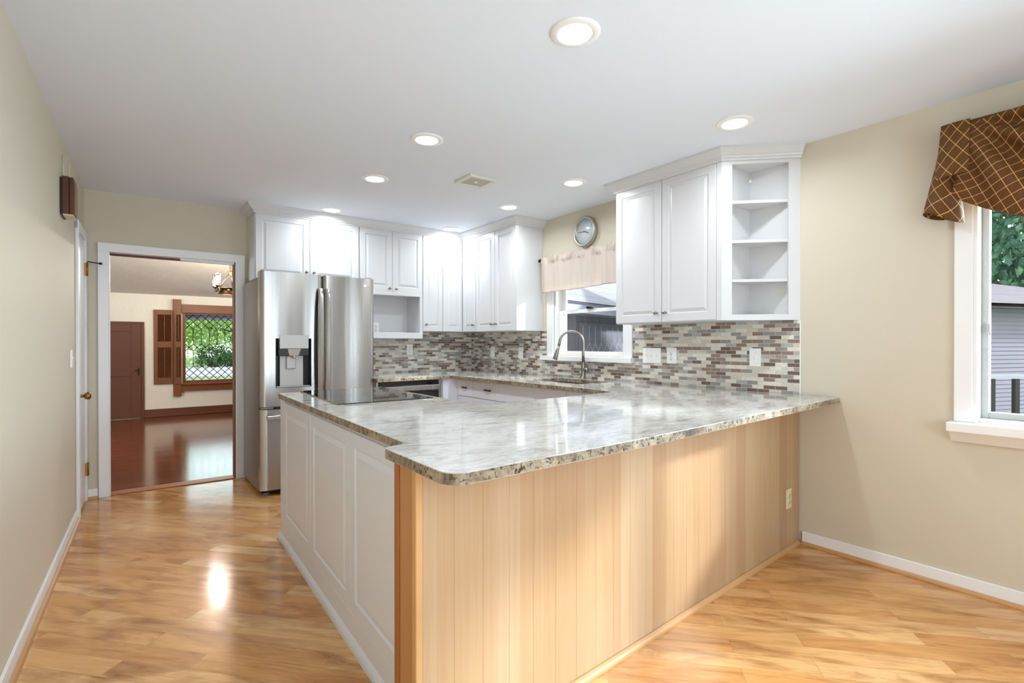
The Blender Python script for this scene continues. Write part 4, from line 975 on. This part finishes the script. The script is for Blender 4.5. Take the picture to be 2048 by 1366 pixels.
# ------------------------------------------------------------------ sink window curtain and rod
t = thing('curtain_rod', 'dark bronze curtain rod over the sink window', 'curtain rod', FR(3.30, 0.06, 2.045))
m = MB(); m.tube([FR(3.86, 0.062, 2.045), FR(2.74, 0.062, 2.045)], 0.008, 12); m.build('rod', M['bronze'], t)
m = MB(); m.lathe(FR(3.86, 0.062, 2.045), (0, 1, 0), [(0, 0), (0.009, 0), (0.010, 0.006), (0.016, 0.012), (0.019, 0.024), (0.015, 0.036), (0, 0.040)], 16); m.build('finial', M['bronze'], t)
m = MB(); m.tube([FR(3.848, 0.062, 2.045), FR(3.848, 0.03, 2.043), FR(3.848, 0.0195, 2.04)], 0.005, 8); m.fb(FR, 3.838, 3.856, 0.001, 0.02, 1.995, 2.04, 0.002); m.build('bracket', M['bronze'], t)
rnd = random.Random(3)
folds = [(rnd.uniform(2.75, 3.85), rnd.uniform(0.012, 0.03), rnd.uniform(0.006, 0.018)) for _ in range(26)]
def gather(u): return sum(a * math.exp(-((u - c) / w_) ** 2) * (1 if i % 2 else -0.6) for i, (c, w_, a) in enumerate(folds))
def crowd(u): return min(1.0, sum(math.exp(-((u - c) / 0.05) ** 2) for c in (3.70, 3.62, 3.42, 3.13, 2.97, 2.88)))
def linen(s, v):
    u = 3.842 - s * 1.08; z = 2.058 - v * 0.330
    g = gather(u); k_ = crowd(u)
    wave = 0.010 * math.sin(u * 34) * (0.4 + 0.6 * v)
    if v < 0.14:       # ruffled heading and rod pocket
        d = 0.078 + (0.004 if v > 0.06 else 0.0) + abs(g) * 0.7 + k_ * 0.010 * math.sin(u * 230) + 0.003 * math.sin(u * 120)
        z += 0.010 * math.sin(u * 60) * (1 - v / 0.14) + k_ * 0.016 * (1 - v / 0.14)
    else: d = 0.080 + g * 0.75 * (1 - 0.3 * v) + wave + k_ * 0.004 * math.sin(u * 190) * (1 - v)
    z += 0.006 * math.sin(u * 5.0) * v - 0.008 * v * (1 if s < 0.12 else 0)
    return FR(u, max(d, 0.073), z)
m = MB(); m.grid(linen, 320, 30); o = m.build('valance', M['linen'], None)
sm = o.modifiers.new('thick', 'SOLIDIFY'); sm.thickness = 0.0015
tag(o, 'gathered blush linen valance over the sink window', 'valance')

# ------------------------------------------------------------------ brown swag valance on the big window
t = thing('swag_valance', 'brown swag valance with gold diamond pattern over the big right window', 'valance', FR(0.0, 0.06, 2.0))
def swag(s, v):
    # s from the left pleat to beyond the frame edge, v down the cloth
    u = 0.655 - 1.30 * s
    top = 2.282
    z = top - (0.34 + 1.0 * s - s * s) * v
    fx, fy = s * 1.3 + 0.03, v * 0.5        # folds fan out from the top left pleat
    phi = math.atan2(fy, fx); rr = min(1.0, math.hypot(fx, fy) / 0.30)
    wv = math.sin(phi * 12.0 + 0.6 + 3.0 * fx)
    fold = 0.042 * rr * min(1.0, s / 0.10) * math.copysign(abs(wv) ** 0.75, wv) * (1 - 0.25 * v)
    d = 0.112 + fold + 0.035 * math.sin(math.pi * v) + 0.01 * s
    uu = u + 0.062 * v ** 1.5 * max(0.0, 1 - s * 2)
    return FR(uu, d, z)
m = MB(); m.grid(swag, 110, 60, lambda s, v: (s * 1.42 + 0.10 * v, v * 0.62 + s * 0.12)); o = m.build('swag', M['valance'], t)
o.modifiers.new('thick', 'SOLIDIFY').thickness = 0.002
def jab(s, v):     # flat front tail, slightly pinched inward at the foot
    u = 0.752 - s * 0.108 + 0.012 * v * (1 - s)
    z = 2.29 - v * (0.270 - 0.012 * s) + 0.003 * s
    d = 0.128 + 0.024 * math.sin(math.pi * s) * (0.3 + 0.7 * v) + 0.036 * v
    return FR(u, d, z)
m = MB(); m.grid(jab, 20, 24, lambda s, v: (s * 0.115 + 0.013, v * 0.28)); o = m.build('front_tail', M['valance'], t)
o.modifiers.new('thick', 'SOLIDIFY').thickness = 0.003
def tail(s, v):    # longer open cone shaped tail flaring towards the foot
    ang = 2 * math.pi * s
    a = 0.016 + 0.066 * v; b = 0.028 + 0.026 * v
    u = 0.735 + 0.018 * v - a * math.cos(ang)
    d = 0.070 + 0.012 * v + b * math.sin(ang)
    foot = 0.437 + 0.032 * math.cos(ang) + 0.010 * math.sin(2 * ang)
    return FR(u, max(d, 0.012), 2.285 - v * foot)
m = MB(); m.grid(tail, 44, 30, lambda s, v: (s * 0.318, v * 0.46)); o = m.build('rear_tail', M['valance'], t)
o.modifiers.new('thick', 'SOLIDIFY').thickness = 0.002
m = MB(); m.fb(FR, -0.95, 0.75, 0.001, 0.112, 2.275, 2.292); m.build('mounting_board', M['valboard'], t)

# ------------------------------------------------------------------ front room beyond the doorway
X0, X1 = -2.6, 3.6
m = MB(); m.box(X0, X1, 5.30, 10.6, -0.06, 0.0); struct(m.build('floor', M['redfloor']))
WG = (0.735, 2.45, 0.54, 1.80)
m = MB(); wall_boxes(m, FD, X0, X1, 0, 2.06, -0.16, 0, [WG]); struct(m.build('wall_far', M['stucco']))
m = MB(); m.box(X0 - 0.1, X0, 5.364, 10.6, 0, 4.3); struct(m.build('wall_far_left', M['stucco']))
FDR = Frame((X1, 0, 0), (0, 1, 0), (-1, 0, 0))
m = MB(); wall_boxes(m, FDR, 5.364, 10.6, 0, 4.3, -0.1, 0, [(6.8, 9.2, 0.6, 2.2)]); struct(m.build('wall_far_right', M['stucco']))  # unseen opening added to let the side fill in
m = MB(); m._box([(X0 - 0.1, 5.364, 3.70), (X1 + 0.1, 5.364, 3.70), (X1 + 0.1, 10.6, 2.0), (X0 - 0.1, 10.6, 2.0), (X0 - 0.1, 5.364, 3.8), (X1 + 0.1, 5.364, 3.8), (X1 + 0.1, 10.6, 2.1), (X0 - 0.1, 10.6, 2.1)])
struct(m.build('ceiling', M['stucco_ceil']))
m = MB(); m.box(X0 - 0.1, X1 + 0.1, 5.364, 5.40, H + 0.08, 3.8); m.box(X0, -0.6, 5.30, 5.364, 0, 3.8); struct(m.build('wall_near', M['stucco']))
m = MB(); m.fb(FD, 0.205, X1, 0.0005, 0.02, 0, 0.135, 0.004); m.fb(FD, 0.205, X1, 0.02, 0.034, 0, 0.03, 0.006); struct(m.build('baseboard_far', M['brownpaint2']))
# small brown door
m = MB(); m.fb(FD, 0.160, 0.205, 0.0005, 0.022, 0, 1.554, 0.003); m.fb(FD, -0.75, 0.205, 0.0005, 0.022, 1.555, 1.59, 0.003); struct(m.build('trim_6', M['brownpaint2']))
m = MB(); m.fb(FD, -0.70, 0.158, 0.0006, 0.012, 0.012, 1.553)
for a, b, c, e in ((0.03, 0.158, 0.012, 1.553), (-0.70, -0.58, 0.012, 1.553), (-0.58, 0.03, 1.43, 1.553), (-0.58, 0.03, 0.70, 0.80), (-0.58, 0.03, 0.012, 0.14)): m.fb(FD, a, b, 0.012, 0.024, c, e, 0.002)
dd = struct(m.build('door_2', M['brownpaint2']))
m = MB(); m.fb(FD, 0.115, 0.14, 0.0245, 0.029, 0.70, 0.83, 0.002); m.tube([FD(0.128, 0.03, 0.79), FD(0.128, 0.06, 0.79), FD(0.075, 0.065, 0.79)], 0.008, 8); m.build('door_handle', M['antique'], dd)
# leaded picture window
m = MB()
m.fb(FD, 0.603, 0.718, 0.0005, 0.06, 0.34, 1.985, 0.003); m.fb(FD, 2.46, 2.575, 0.0005, 0.06, 0.34, 1.985, 0.003)
m.fb(FD, 0.718, 2.46, 0.0005, 0.05, 1.76, 1.905, 0.003); m.fb(FD, 0.718, 2.46, 0.0005, 0.05, 0.418, 0.522, 0.003); m.fb(FD, 0.718, 2.46, 0.0005, 0.085, 0.523, 0.548, 0.004)
m.fb(FD, 0.735, 0.782, -0.1, 0.0, 0.548, 1.76); m.fb(FD, 2.40, 2.45, -0.1, 0.0, 0.548, 1.76); m.fb(FD, 0.782, 2.40, -0.1, 0.0, 0.548, 0.597); m.fb(FD, 0.782, 2.40, -0.1, 0.0, 1.742, 1.80)
win = struct(m.build('window_3', M['brownpaint']))
G = (0.782, 2.40, 0.597, 1.742)
m = MB(); m.fb(FD, G[0], G[1], -0.062, -0.059, G[2], G[3]); m.build('pane', M['glass'], win)
def lattice(m, F, d, u0, u1, rows, half, r):
    """rows: list of (z_a, z_b, kind) with kind 'x' (diagonals, steps of half width) or 'v' (verticals)"""
    ncol = int(round((u1 - u0) / half))
    for za, zb, kind, steps in rows:
        if kind == 'v':
            for k_ in range(0, ncol + 1, 2):
                m.tube([F(u0 + k_ * half, d, za), F(u0 + k_ * half, d, zb)], r, 6)
        else:
            hs = (zb - za) / steps
            for j in range(steps):
                for k_ in range(ncol):
                    up = (j + k_) % 2 == 0
                    z_a, z_b = za + j * hs, za + (j + 1) * hs
                    a, b = (z_a, z_b) if up else (z_b, z_a)
                    m.tube([F(u0 + k_ * half, d, a), F(u0 + (k_ + 1) * half, d, b)], r, 6)
zz = lambda px: 1.742 - (px - 295) * (1.146 / 820.0)
m = MB(); lattice(m, FD, -0.055, G[0] - 0.003, G[0] - 0.003 + 0.0606 * 26, [(zz(480), zz(300), 'x', 4), (zz(665), zz(480), 'v', 0), (zz(750), zz(665), 'x', 2), (zz(940), zz(750), 'v', 0), (zz(1112), zz(940), 'x', 4)], 0.0606, 0.006)
m.build('leaded_lattice', M['lead'], win)
# louvred shutters folded back on the wall
def shutter(label, u0, u1, d0, d1):
    t = thing('shutter', label, 'shutter', FD((u0 + u1) / 2, d0, 0.548))
    m = MB(); w_ = min(0.055, (u1 - u0) * 0.24); dm0, dm1 = d0, d1
    m.fb(FD, u0, u0 + w_, dm0, dm1, 0.548, 1.80, 0.002); m.fb(FD, u1 - w_ * 0.5, u1, dm0, dm1, 0.548, 1.80, 0.002)
    for c, e in ((0.548, 0.655), (1.165, 1.265), (1.72, 1.80)): m.fb(FD, u0 + w_, u1 - w_ * 0.5, dm0, dm1, c, e)
    m.build('shutter_frame', M['brownpaint'], t)
    for za, zb in ((0.655, 1.165), (1.265, 1.72)):
        m = MB(); n = 22; hs = (zb - za) / n
        for i in range(n):
            z = za + (i + 0.5) * (zb - za) / n
            a, b = u0 + w_, u1 - w_ * 0.5
            m._box([FD(a, d0 + 0.002, z + hs * 0.40), FD(b, d0 + 0.002, z + hs * 0.40), FD(b, d1 - 0.004, z - hs * 0.42), FD(a, d1 - 0.004, z - hs * 0.42), FD(a, d0 + 0.007, z + hs * 0.46), FD(b, d0 + 0.007, z + hs * 0.46), FD(b, d1 - 0.001, z - hs * 0.34), FD(a, d1 - 0.001, z - hs * 0.34)])
        m.build('louvres', M['brownpaint2'], t)
        m = MB(); m.fb(FD, u0 + w_, u1 - w_ * 0.5, d0, d0 + 0.002, za, zb); m.build('louvre_gap_shade', M['chime'], t)  # dark sheet added as shade in the gaps between louvres
        m = MB(); m.fb(FD, (u0 + w_ + u1 - w_ * 0.5) / 2 - 0.005, (u0 + w_ + u1 - w_ * 0.5) / 2 + 0.005, d1, d1 + 0.008, za + 0.02, zb - 0.02); m.build('tilt_rod', M['brownpaint'], t)
shutter('wide brown louvred shutter folded flat on the plaster wall', 0.331, 0.600, 0.002, 0.028)
shutter('narrow brown louvred shutter standing against the window post', 0.622, 0.716, 0.0615, 0.085)
# chandelier
cx, cy = 1.156, 8.2
zc_ceil = 3.70 - (cy - 5.364) / (10.6 - 5.364) * 1.7
t = thing('chandelier', 'antique brass chandelier with clear glass lamp shades hanging in the front room', 'chandelier', (cx, cy, 1.92))
m = MB(); m.lathe((cx, cy, 1.925), (0, 0, 1), [(0.13, 0), (0.153, 0.004), (0.155, 0.012), (0.143, 0.02), (0.143, 0.07), (0.153, 0.076), (0.15, 0.086), (0.135, 0.086), (0.135, 0.01), (0.13, 0)], 40); m.build('ring', M['antique'], t)
m = MB()
for k_ in range(6):
    a = R(60 * k_ + 12); m.lathe((cx + 0.146 * math.cos(a), cy + 0.146 * math.sin(a), 1.97), (math.cos(a), math.sin(a), 0), [(0.016, -0.004), (0.016, 0.004), (0.008, 0.008), (0, 0.008)], 12)
m.build('ring_rosettes', M['brass'], t)
m = MB()
for k_ in range(3):
    a = R(120 * k_ + 190); m.tube([(cx + 0.145 * math.cos(a), cy + 0.145 * math.sin(a), 2.005), (cx + 0.08 * math.cos(a), cy + 0.08 * math.sin(a), 2.11), (cx + 0.02 * math.cos(a), cy + 0.02 * math.sin(a), 2.22)], 0.0055, 8)
m.build('stay', M['antique'], t)
m = MB(); m.lathe((cx, cy, 2.20), (0, 0, 1), [(0, 0), (0.012, 0.0), (0.022, 0.012), (0.012, 0.03), (0.03, 0.045), (0.012, 0.06), (0.008, 0.08), (0, 0.08)], 14)
for k_ in range(5):
    a = R(72 * k_ + 30); p = [(cx + r_ * math.cos(a), cy + r_ * math.sin(a), z) for r_, z in ((0.015, 2.235), (0.045, 2.262), (0.062, 2.255), (0.055, 2.24))]; m.tube(p, 0.005, 6)
m.build('crown_finial', M['brass'], t)
m = MB(); z = 2.285; i = 0
while z < zc_ceil - 0.02:
    n = 10; ax = i % 2
    ring = [(cx + (0.013 * math.cos(2 * math.pi * k_ / n) if ax else 0), cy + (0 if ax else 0.013 * math.cos(2 * math.pi * k_ / n)), z + 0.018 * math.sin(2 * math.pi * k_ / n)) for k_ in range(n + 1)]
    m.tube(ring, 0.0038, 5); z += 0.029; i += 1
m.lathe((cx, cy, zc_ceil - 0.03), (0, 0, 1), [(0, 0), (0.05, 0), (0.055, 0.02), (0.055, 0.06)], 16)
m.build('chain', M['antique'], t)
for k_ in range(5):
    a = R(72 * k_ + 143); ca, sa = math.cos(a), math.sin(a)
    P = lambda r_, z: (cx + r_ * 0.86 * ca, cy + r_ * 0.86 * sa, z)
    m = MB(); m.tube([P(0.15, 1.975), P(0.175, 1.968), P(0.205, 1.985), P(0.232, 1.975), P(0.247, 1.99), P(0.25, 2.02)], 0.0085, 8); m.tube([P(0.225, 1.98), P(0.24, 1.962), P(0.262, 1.968), P(0.262, 1.985)], 0.006, 6)
    m.lathe(P(0.25, 2.015), (0, 0, 1), [(0, 0), (0.018, 0), (0.034, 0.012), (0.038, 0.022), (0.012, 0.022), (0, 0.022)], 14); arm = m.build('lamp_arm', M['antique'], t)
    m = MB(); m.lathe(P(0.25, 2.037), (0, 0, 1), [(0.030, 0), (0.038, 0.03), (0.036, 0.10), (0.040, 0.15), (0.047, 0.175), (0.0455, 0.175), (0.0385, 0.15), (0.0345, 0.10), (0.0365, 0.03), (0.0285, 0)], 20); m.build('glass_shade', M['shade'], arm)
    m = MB(); m.lathe(P(0.25, 2.04), (0, 0, 1), [(0, 0), (0.010, 0.0), (0.010, 0.02), (0.017, 0.045), (0.013, 0.07), (0.003, 0.092), (0, 0.093)], 12); m.build('bulb', M['bulb'], arm)
    lp = bpy.data.lights.new('chandelier_lamp', 'POINT'); lp.energy = 14; lp.color = (1, 0.88, 0.72); lp.shadow_soft_size = 0.03
    lo_ = bpy.data.objects.new('chandelier_lamp', lp); COL.objects.link(lo_); lo_.location = P(0.25, 2.16)

# ------------------------------------------------------------------ outside
m = MB(); m.box(-40, 60, 10.62, 70, -0.36, -0.30); m.box(3.75, 60, -40, 10.62, -0.36, -0.30); struct(m.build('ground', M['lawn']))
m = MB(); m._box([(-30, 27.5, -0.30), (60, 27.5, -0.30), (60, 33, -0.30), (-30, 42, -0.30), (-30, 27.5, -0.27), (60, 27.5, -0.27), (60, 33, -0.27), (-30, 42, -0.27)]); struct(m.build('driveway', M['drive']))
m = MB(); m.box(-3, 8, 10.62, 11.2, 1.675, 1.9); struct(m.build('roof_soffit', M['siding']))

def foliage(m, c, rad, n, leaf, rng, shell=0.55):
    for _ in range(n):
        th = rng.uniform(0, 2 * math.pi); ph = math.acos(rng.uniform(-1, 1)); rr = (shell + (1 - shell) * rng.random())
        lump = 1 + 0.18 * math.sin(3 * th + 2 * ph) + 0.12 * math.sin(5 * ph + th)
        p = Vector((c[0] + rad[0] * rr * lump * math.sin(ph) * math.cos(th), c[1] + rad[1] * rr * lump * math.sin(ph) * math.sin(th), c[2] + rad[2] * rr * lump * math.cos(ph)))
        ax = Vector((rng.gauss(0, 1), rng.gauss(0, 1), rng.gauss(0, 0.6))).normalized(); bx_ = ax.orthogonal().normalized(); q = rng.uniform(0, 6.28)
        bx_ = (Matrix.Rotation(q, 3, ax) @ bx_); L = leaf * rng.uniform(0.7, 1.3)
        cr = ax.cross(bx_) * L * 0.32
        a = m.bm.verts.new(p); b = m.bm.verts.new(p + bx_ * L * 0.5 + cr + ax * L * 0.08); d = m.bm.verts.new(p + bx_ * L); e = m.bm.verts.new(p + bx_ * L * 0.5 - cr + ax * L * 0.08)
        m.bm.faces.new((a, b, d, e))
def tree(name, label, base, h, lumps, leaf, n, mat, seed, cat='tree'):
    rng = random.Random(seed); t = thing(name, label, cat, base)
    m = MB(); bv = Vector(base)
    m.tube([bv, bv + Vector((0.1, 0, h * 0.4)), bv + Vector((0, 0.1, h * 0.8))], [0.22, 0.16, 0.05], 9)
    for c, r_ in lumps: m.tube([bv + Vector((0.05, 0, h * 0.35)), (bv + Vector(c)) * 0.6 + bv * 0.4 + Vector((0, 0, h * 0.1)), bv + Vector(c)], [0.09, 0.06, 0.02], 6)
    m.build('trunk', M['bark'], t)
    m = MB()
    for c, r_ in lumps: foliage(m, bv + Vector(c), r_, n, leaf, rng)
    m.build('foliage', mat, t); return t
tree('garden_tree', 'bright green leafy tree filling the leaded window', (4.6, 21.0, -0.3), 5, [((-1.9, 0, 3.0), (2.2, 1.4, 1.5)), ((-0.3, 0.4, 2.6), (1.6, 1.2, 1.2)), ((-3.5, 0.2, 2.6), (1.5, 1.2, 1.1)), ((-1.3, 0, 4.4), (2.2, 1.6, 1.4)), ((-2.6, 0.4, 2.2), (1.2, 0.9, 0.8)), ((-0.9, 0.5, 1.9), (0.9, 0.7, 0.5))], 0.10, 3300, M['leaf'], 11)
tree('garden_tree', 'pale green tree standing farther back beyond the driveway', (2.0, 46.0, -0.3), 9, [((0, 0, 3.5), (5, 3, 4.0)), ((6, 0, 4.0), (5, 3, 4.2)), ((11, 0, 3.5), (5, 3, 4.5)), ((-5, 0, 3.5), (4, 3, 3.8))], 0.42, 1500, M['leaf2'], 12)
tree('shrub', 'dark green rounded shrub by the driveway seen through the leaded window', (4.35, 38.2, -0.3), 0.8, [((0, 0, 0.72), (1.0, 0.6, 0.78)), ((1.3, 0.3, 0.5), (0.9, 0.5, 0.6))], 0.14, 1500, M['leaf_dark'], 13, 'shrub')
tree('shrub', 'golden leaved shrub right of the dark shrub outside the leaded window', (8.1, 38.4, -0.3), 0.5, [((0, 0, 0.35), (0.9, 0.5, 0.42))], 0.14, 700, M['leaf_gold'], 14, 'shrub')
tree('garden_tree', 'cool green tree behind the shed roof outside the big right window', (20.0, 6.2, -0.3), 6, [((0, 0, 4.0), (2.6, 2.4, 2.0)), ((1.5, -2.6, 4.4), (2.8, 2.6, 2.2)), ((2.0, -3.6, 3.0), (2.8, 2.0, 1.8)), ((0.5, 1.8, 3.6), (2.2, 2.0, 1.8)), ((1.0, -0.6, 6.2), (2.6, 2.4, 2.0)), ((1.6, -3.2, 6.0), (2.6, 2.4, 2.0))], 0.26, 2600, M['leaf_blue'], 15)

# garage behind the sink window: wall runs away to the right, roof rises behind it
t = thing('garage', 'purple grey garage with pale shingle roof outside the sink window', 'garage', (6.4, 6.3, -0.3))
gu = Vector((0.968, 0.252, 0)).normalized(); FG = Frame((5.561, 6.0, 0), gu, (gu.y, -gu.x, 0))
m = MB(); m.fb(FG, -3.2, 6.0, -4.0, -0.45, -0.3, 1.74)
for i in range(31): m.fb(FG, -3.2 + i * 0.3, -3.185 + i * 0.3, -0.45, -0.44, -0.3, 1.74)
m.build('wall', M['siding'], t)
m = MB(); m.fb(FG, -3.4, 6.2, -0.46, 0.0, 1.74, 1.77); m.fb(FG, -3.4, 6.2, -0.03, 0.0, 1.77, 1.915); m.build('fascia', M['fascia'], t)
m = MB(); e0, e1 = -3.4, 6.2; rise, run = 2.7, 3.6
m.quad([FG(e0, 0.04, 1.92), FG(e1, 0.04, 1.92), FG(e1, -run, 1.92 + rise), FG(e0, -run, 1.92 + rise)], [(0, 0), (9.6, 0), (9.6, 3.9), (0, 3.9)])
m.quad([FG(e0, 0.04, 1.90), FG(e0, -run, 1.90 + rise), FG(e1, -run, 1.90 + rise), FG(e1, 0.04, 1.90)], [(0, 0), (0, 3.9), (9.6, 3.9), (9.6, 0)]); m.build('roof', M['shingle'], t)
m = MB(); m.fb(FG, 1.12, 3.6, -0.45, -0.42, 0.80, 1.62, 0.004); refl_board = m.build('window', M['siding'], t)  # board added to carry the lattice reflected in the sink window glass
m = MB(); lattice(m, FG, -0.415, 1.22, 1.22 + 0.114 * 20, [(0.94, 1.24, 'x', 2), (1.24, 1.56, 'v', 0)], 0.114, 0.004); m.build('lattice', M['reflwhite'], refl_board)  # modelled on the garage wall in place of a reflection in the pane

# shed and deck rail outside the big window
t = thing('shed', 'purple grey shed with pinkish shingle roof outside the big right window', 'shed', (11, 3.0, -0.3))
su = Vector((0.94, -0.34, 0)).normalized(); FS = Frame((8.2, 2.2, 0), su, (su.y, -su.x, 0))
m = MB(); m.fb(FS, -2.0, 7.0, -3.0, -0.3, -0.3, 1.80)
for i in range(34): m.fb(FS, -2.0, 7.0, -0.3, -0.29, -0.3 + i * 0.062, -0.295 + i * 0.062)
m.build('wall', M['siding'], t)
m = MB(); m.quad([FS(-2.3, 0.0, 1.80), FS(7.3, 0.0, 1.80), FS(7.3, -3.4, 2.65), FS(-2.3, -3.4, 2.65)], [(0, 0), (9.6, 0), (9.6, 3.5), (0, 3.5)])
m.quad([FS(-2.3, 0.0, 1.74), FS(-2.3, -3.4, 2.59), FS(7.3, -3.4, 2.59), FS(7.3, 0.0, 1.74)], [(0, 0), (0, 3.5), (9.6, 3.5), (9.6, 0)]); m.build('roof', M['shingle2'], t)
t = thing('deck_railing', 'weathered deck railing with dark balusters outside the big right window', 'railing', (5.6, 0.8, 0.0))
ru = Vector((0.80, -0.60, 0)).normalized(); FK = Frame((4.9, 1.35, 0), ru, (ru.y, -ru.x, 0))
m = MB(); m.fb(FK, -0.8, 2.6, -0.02, 0.02, 0.955, 0.985); m.build('top_rail', M['rail'], t)
for i in range(17):
    m = MB(); u = -0.7 + i * 0.19; m.fb(FK, u, u + 0.035, -0.016, 0.016, -0.3, 0.955); m.build('baluster', M['black'], t)
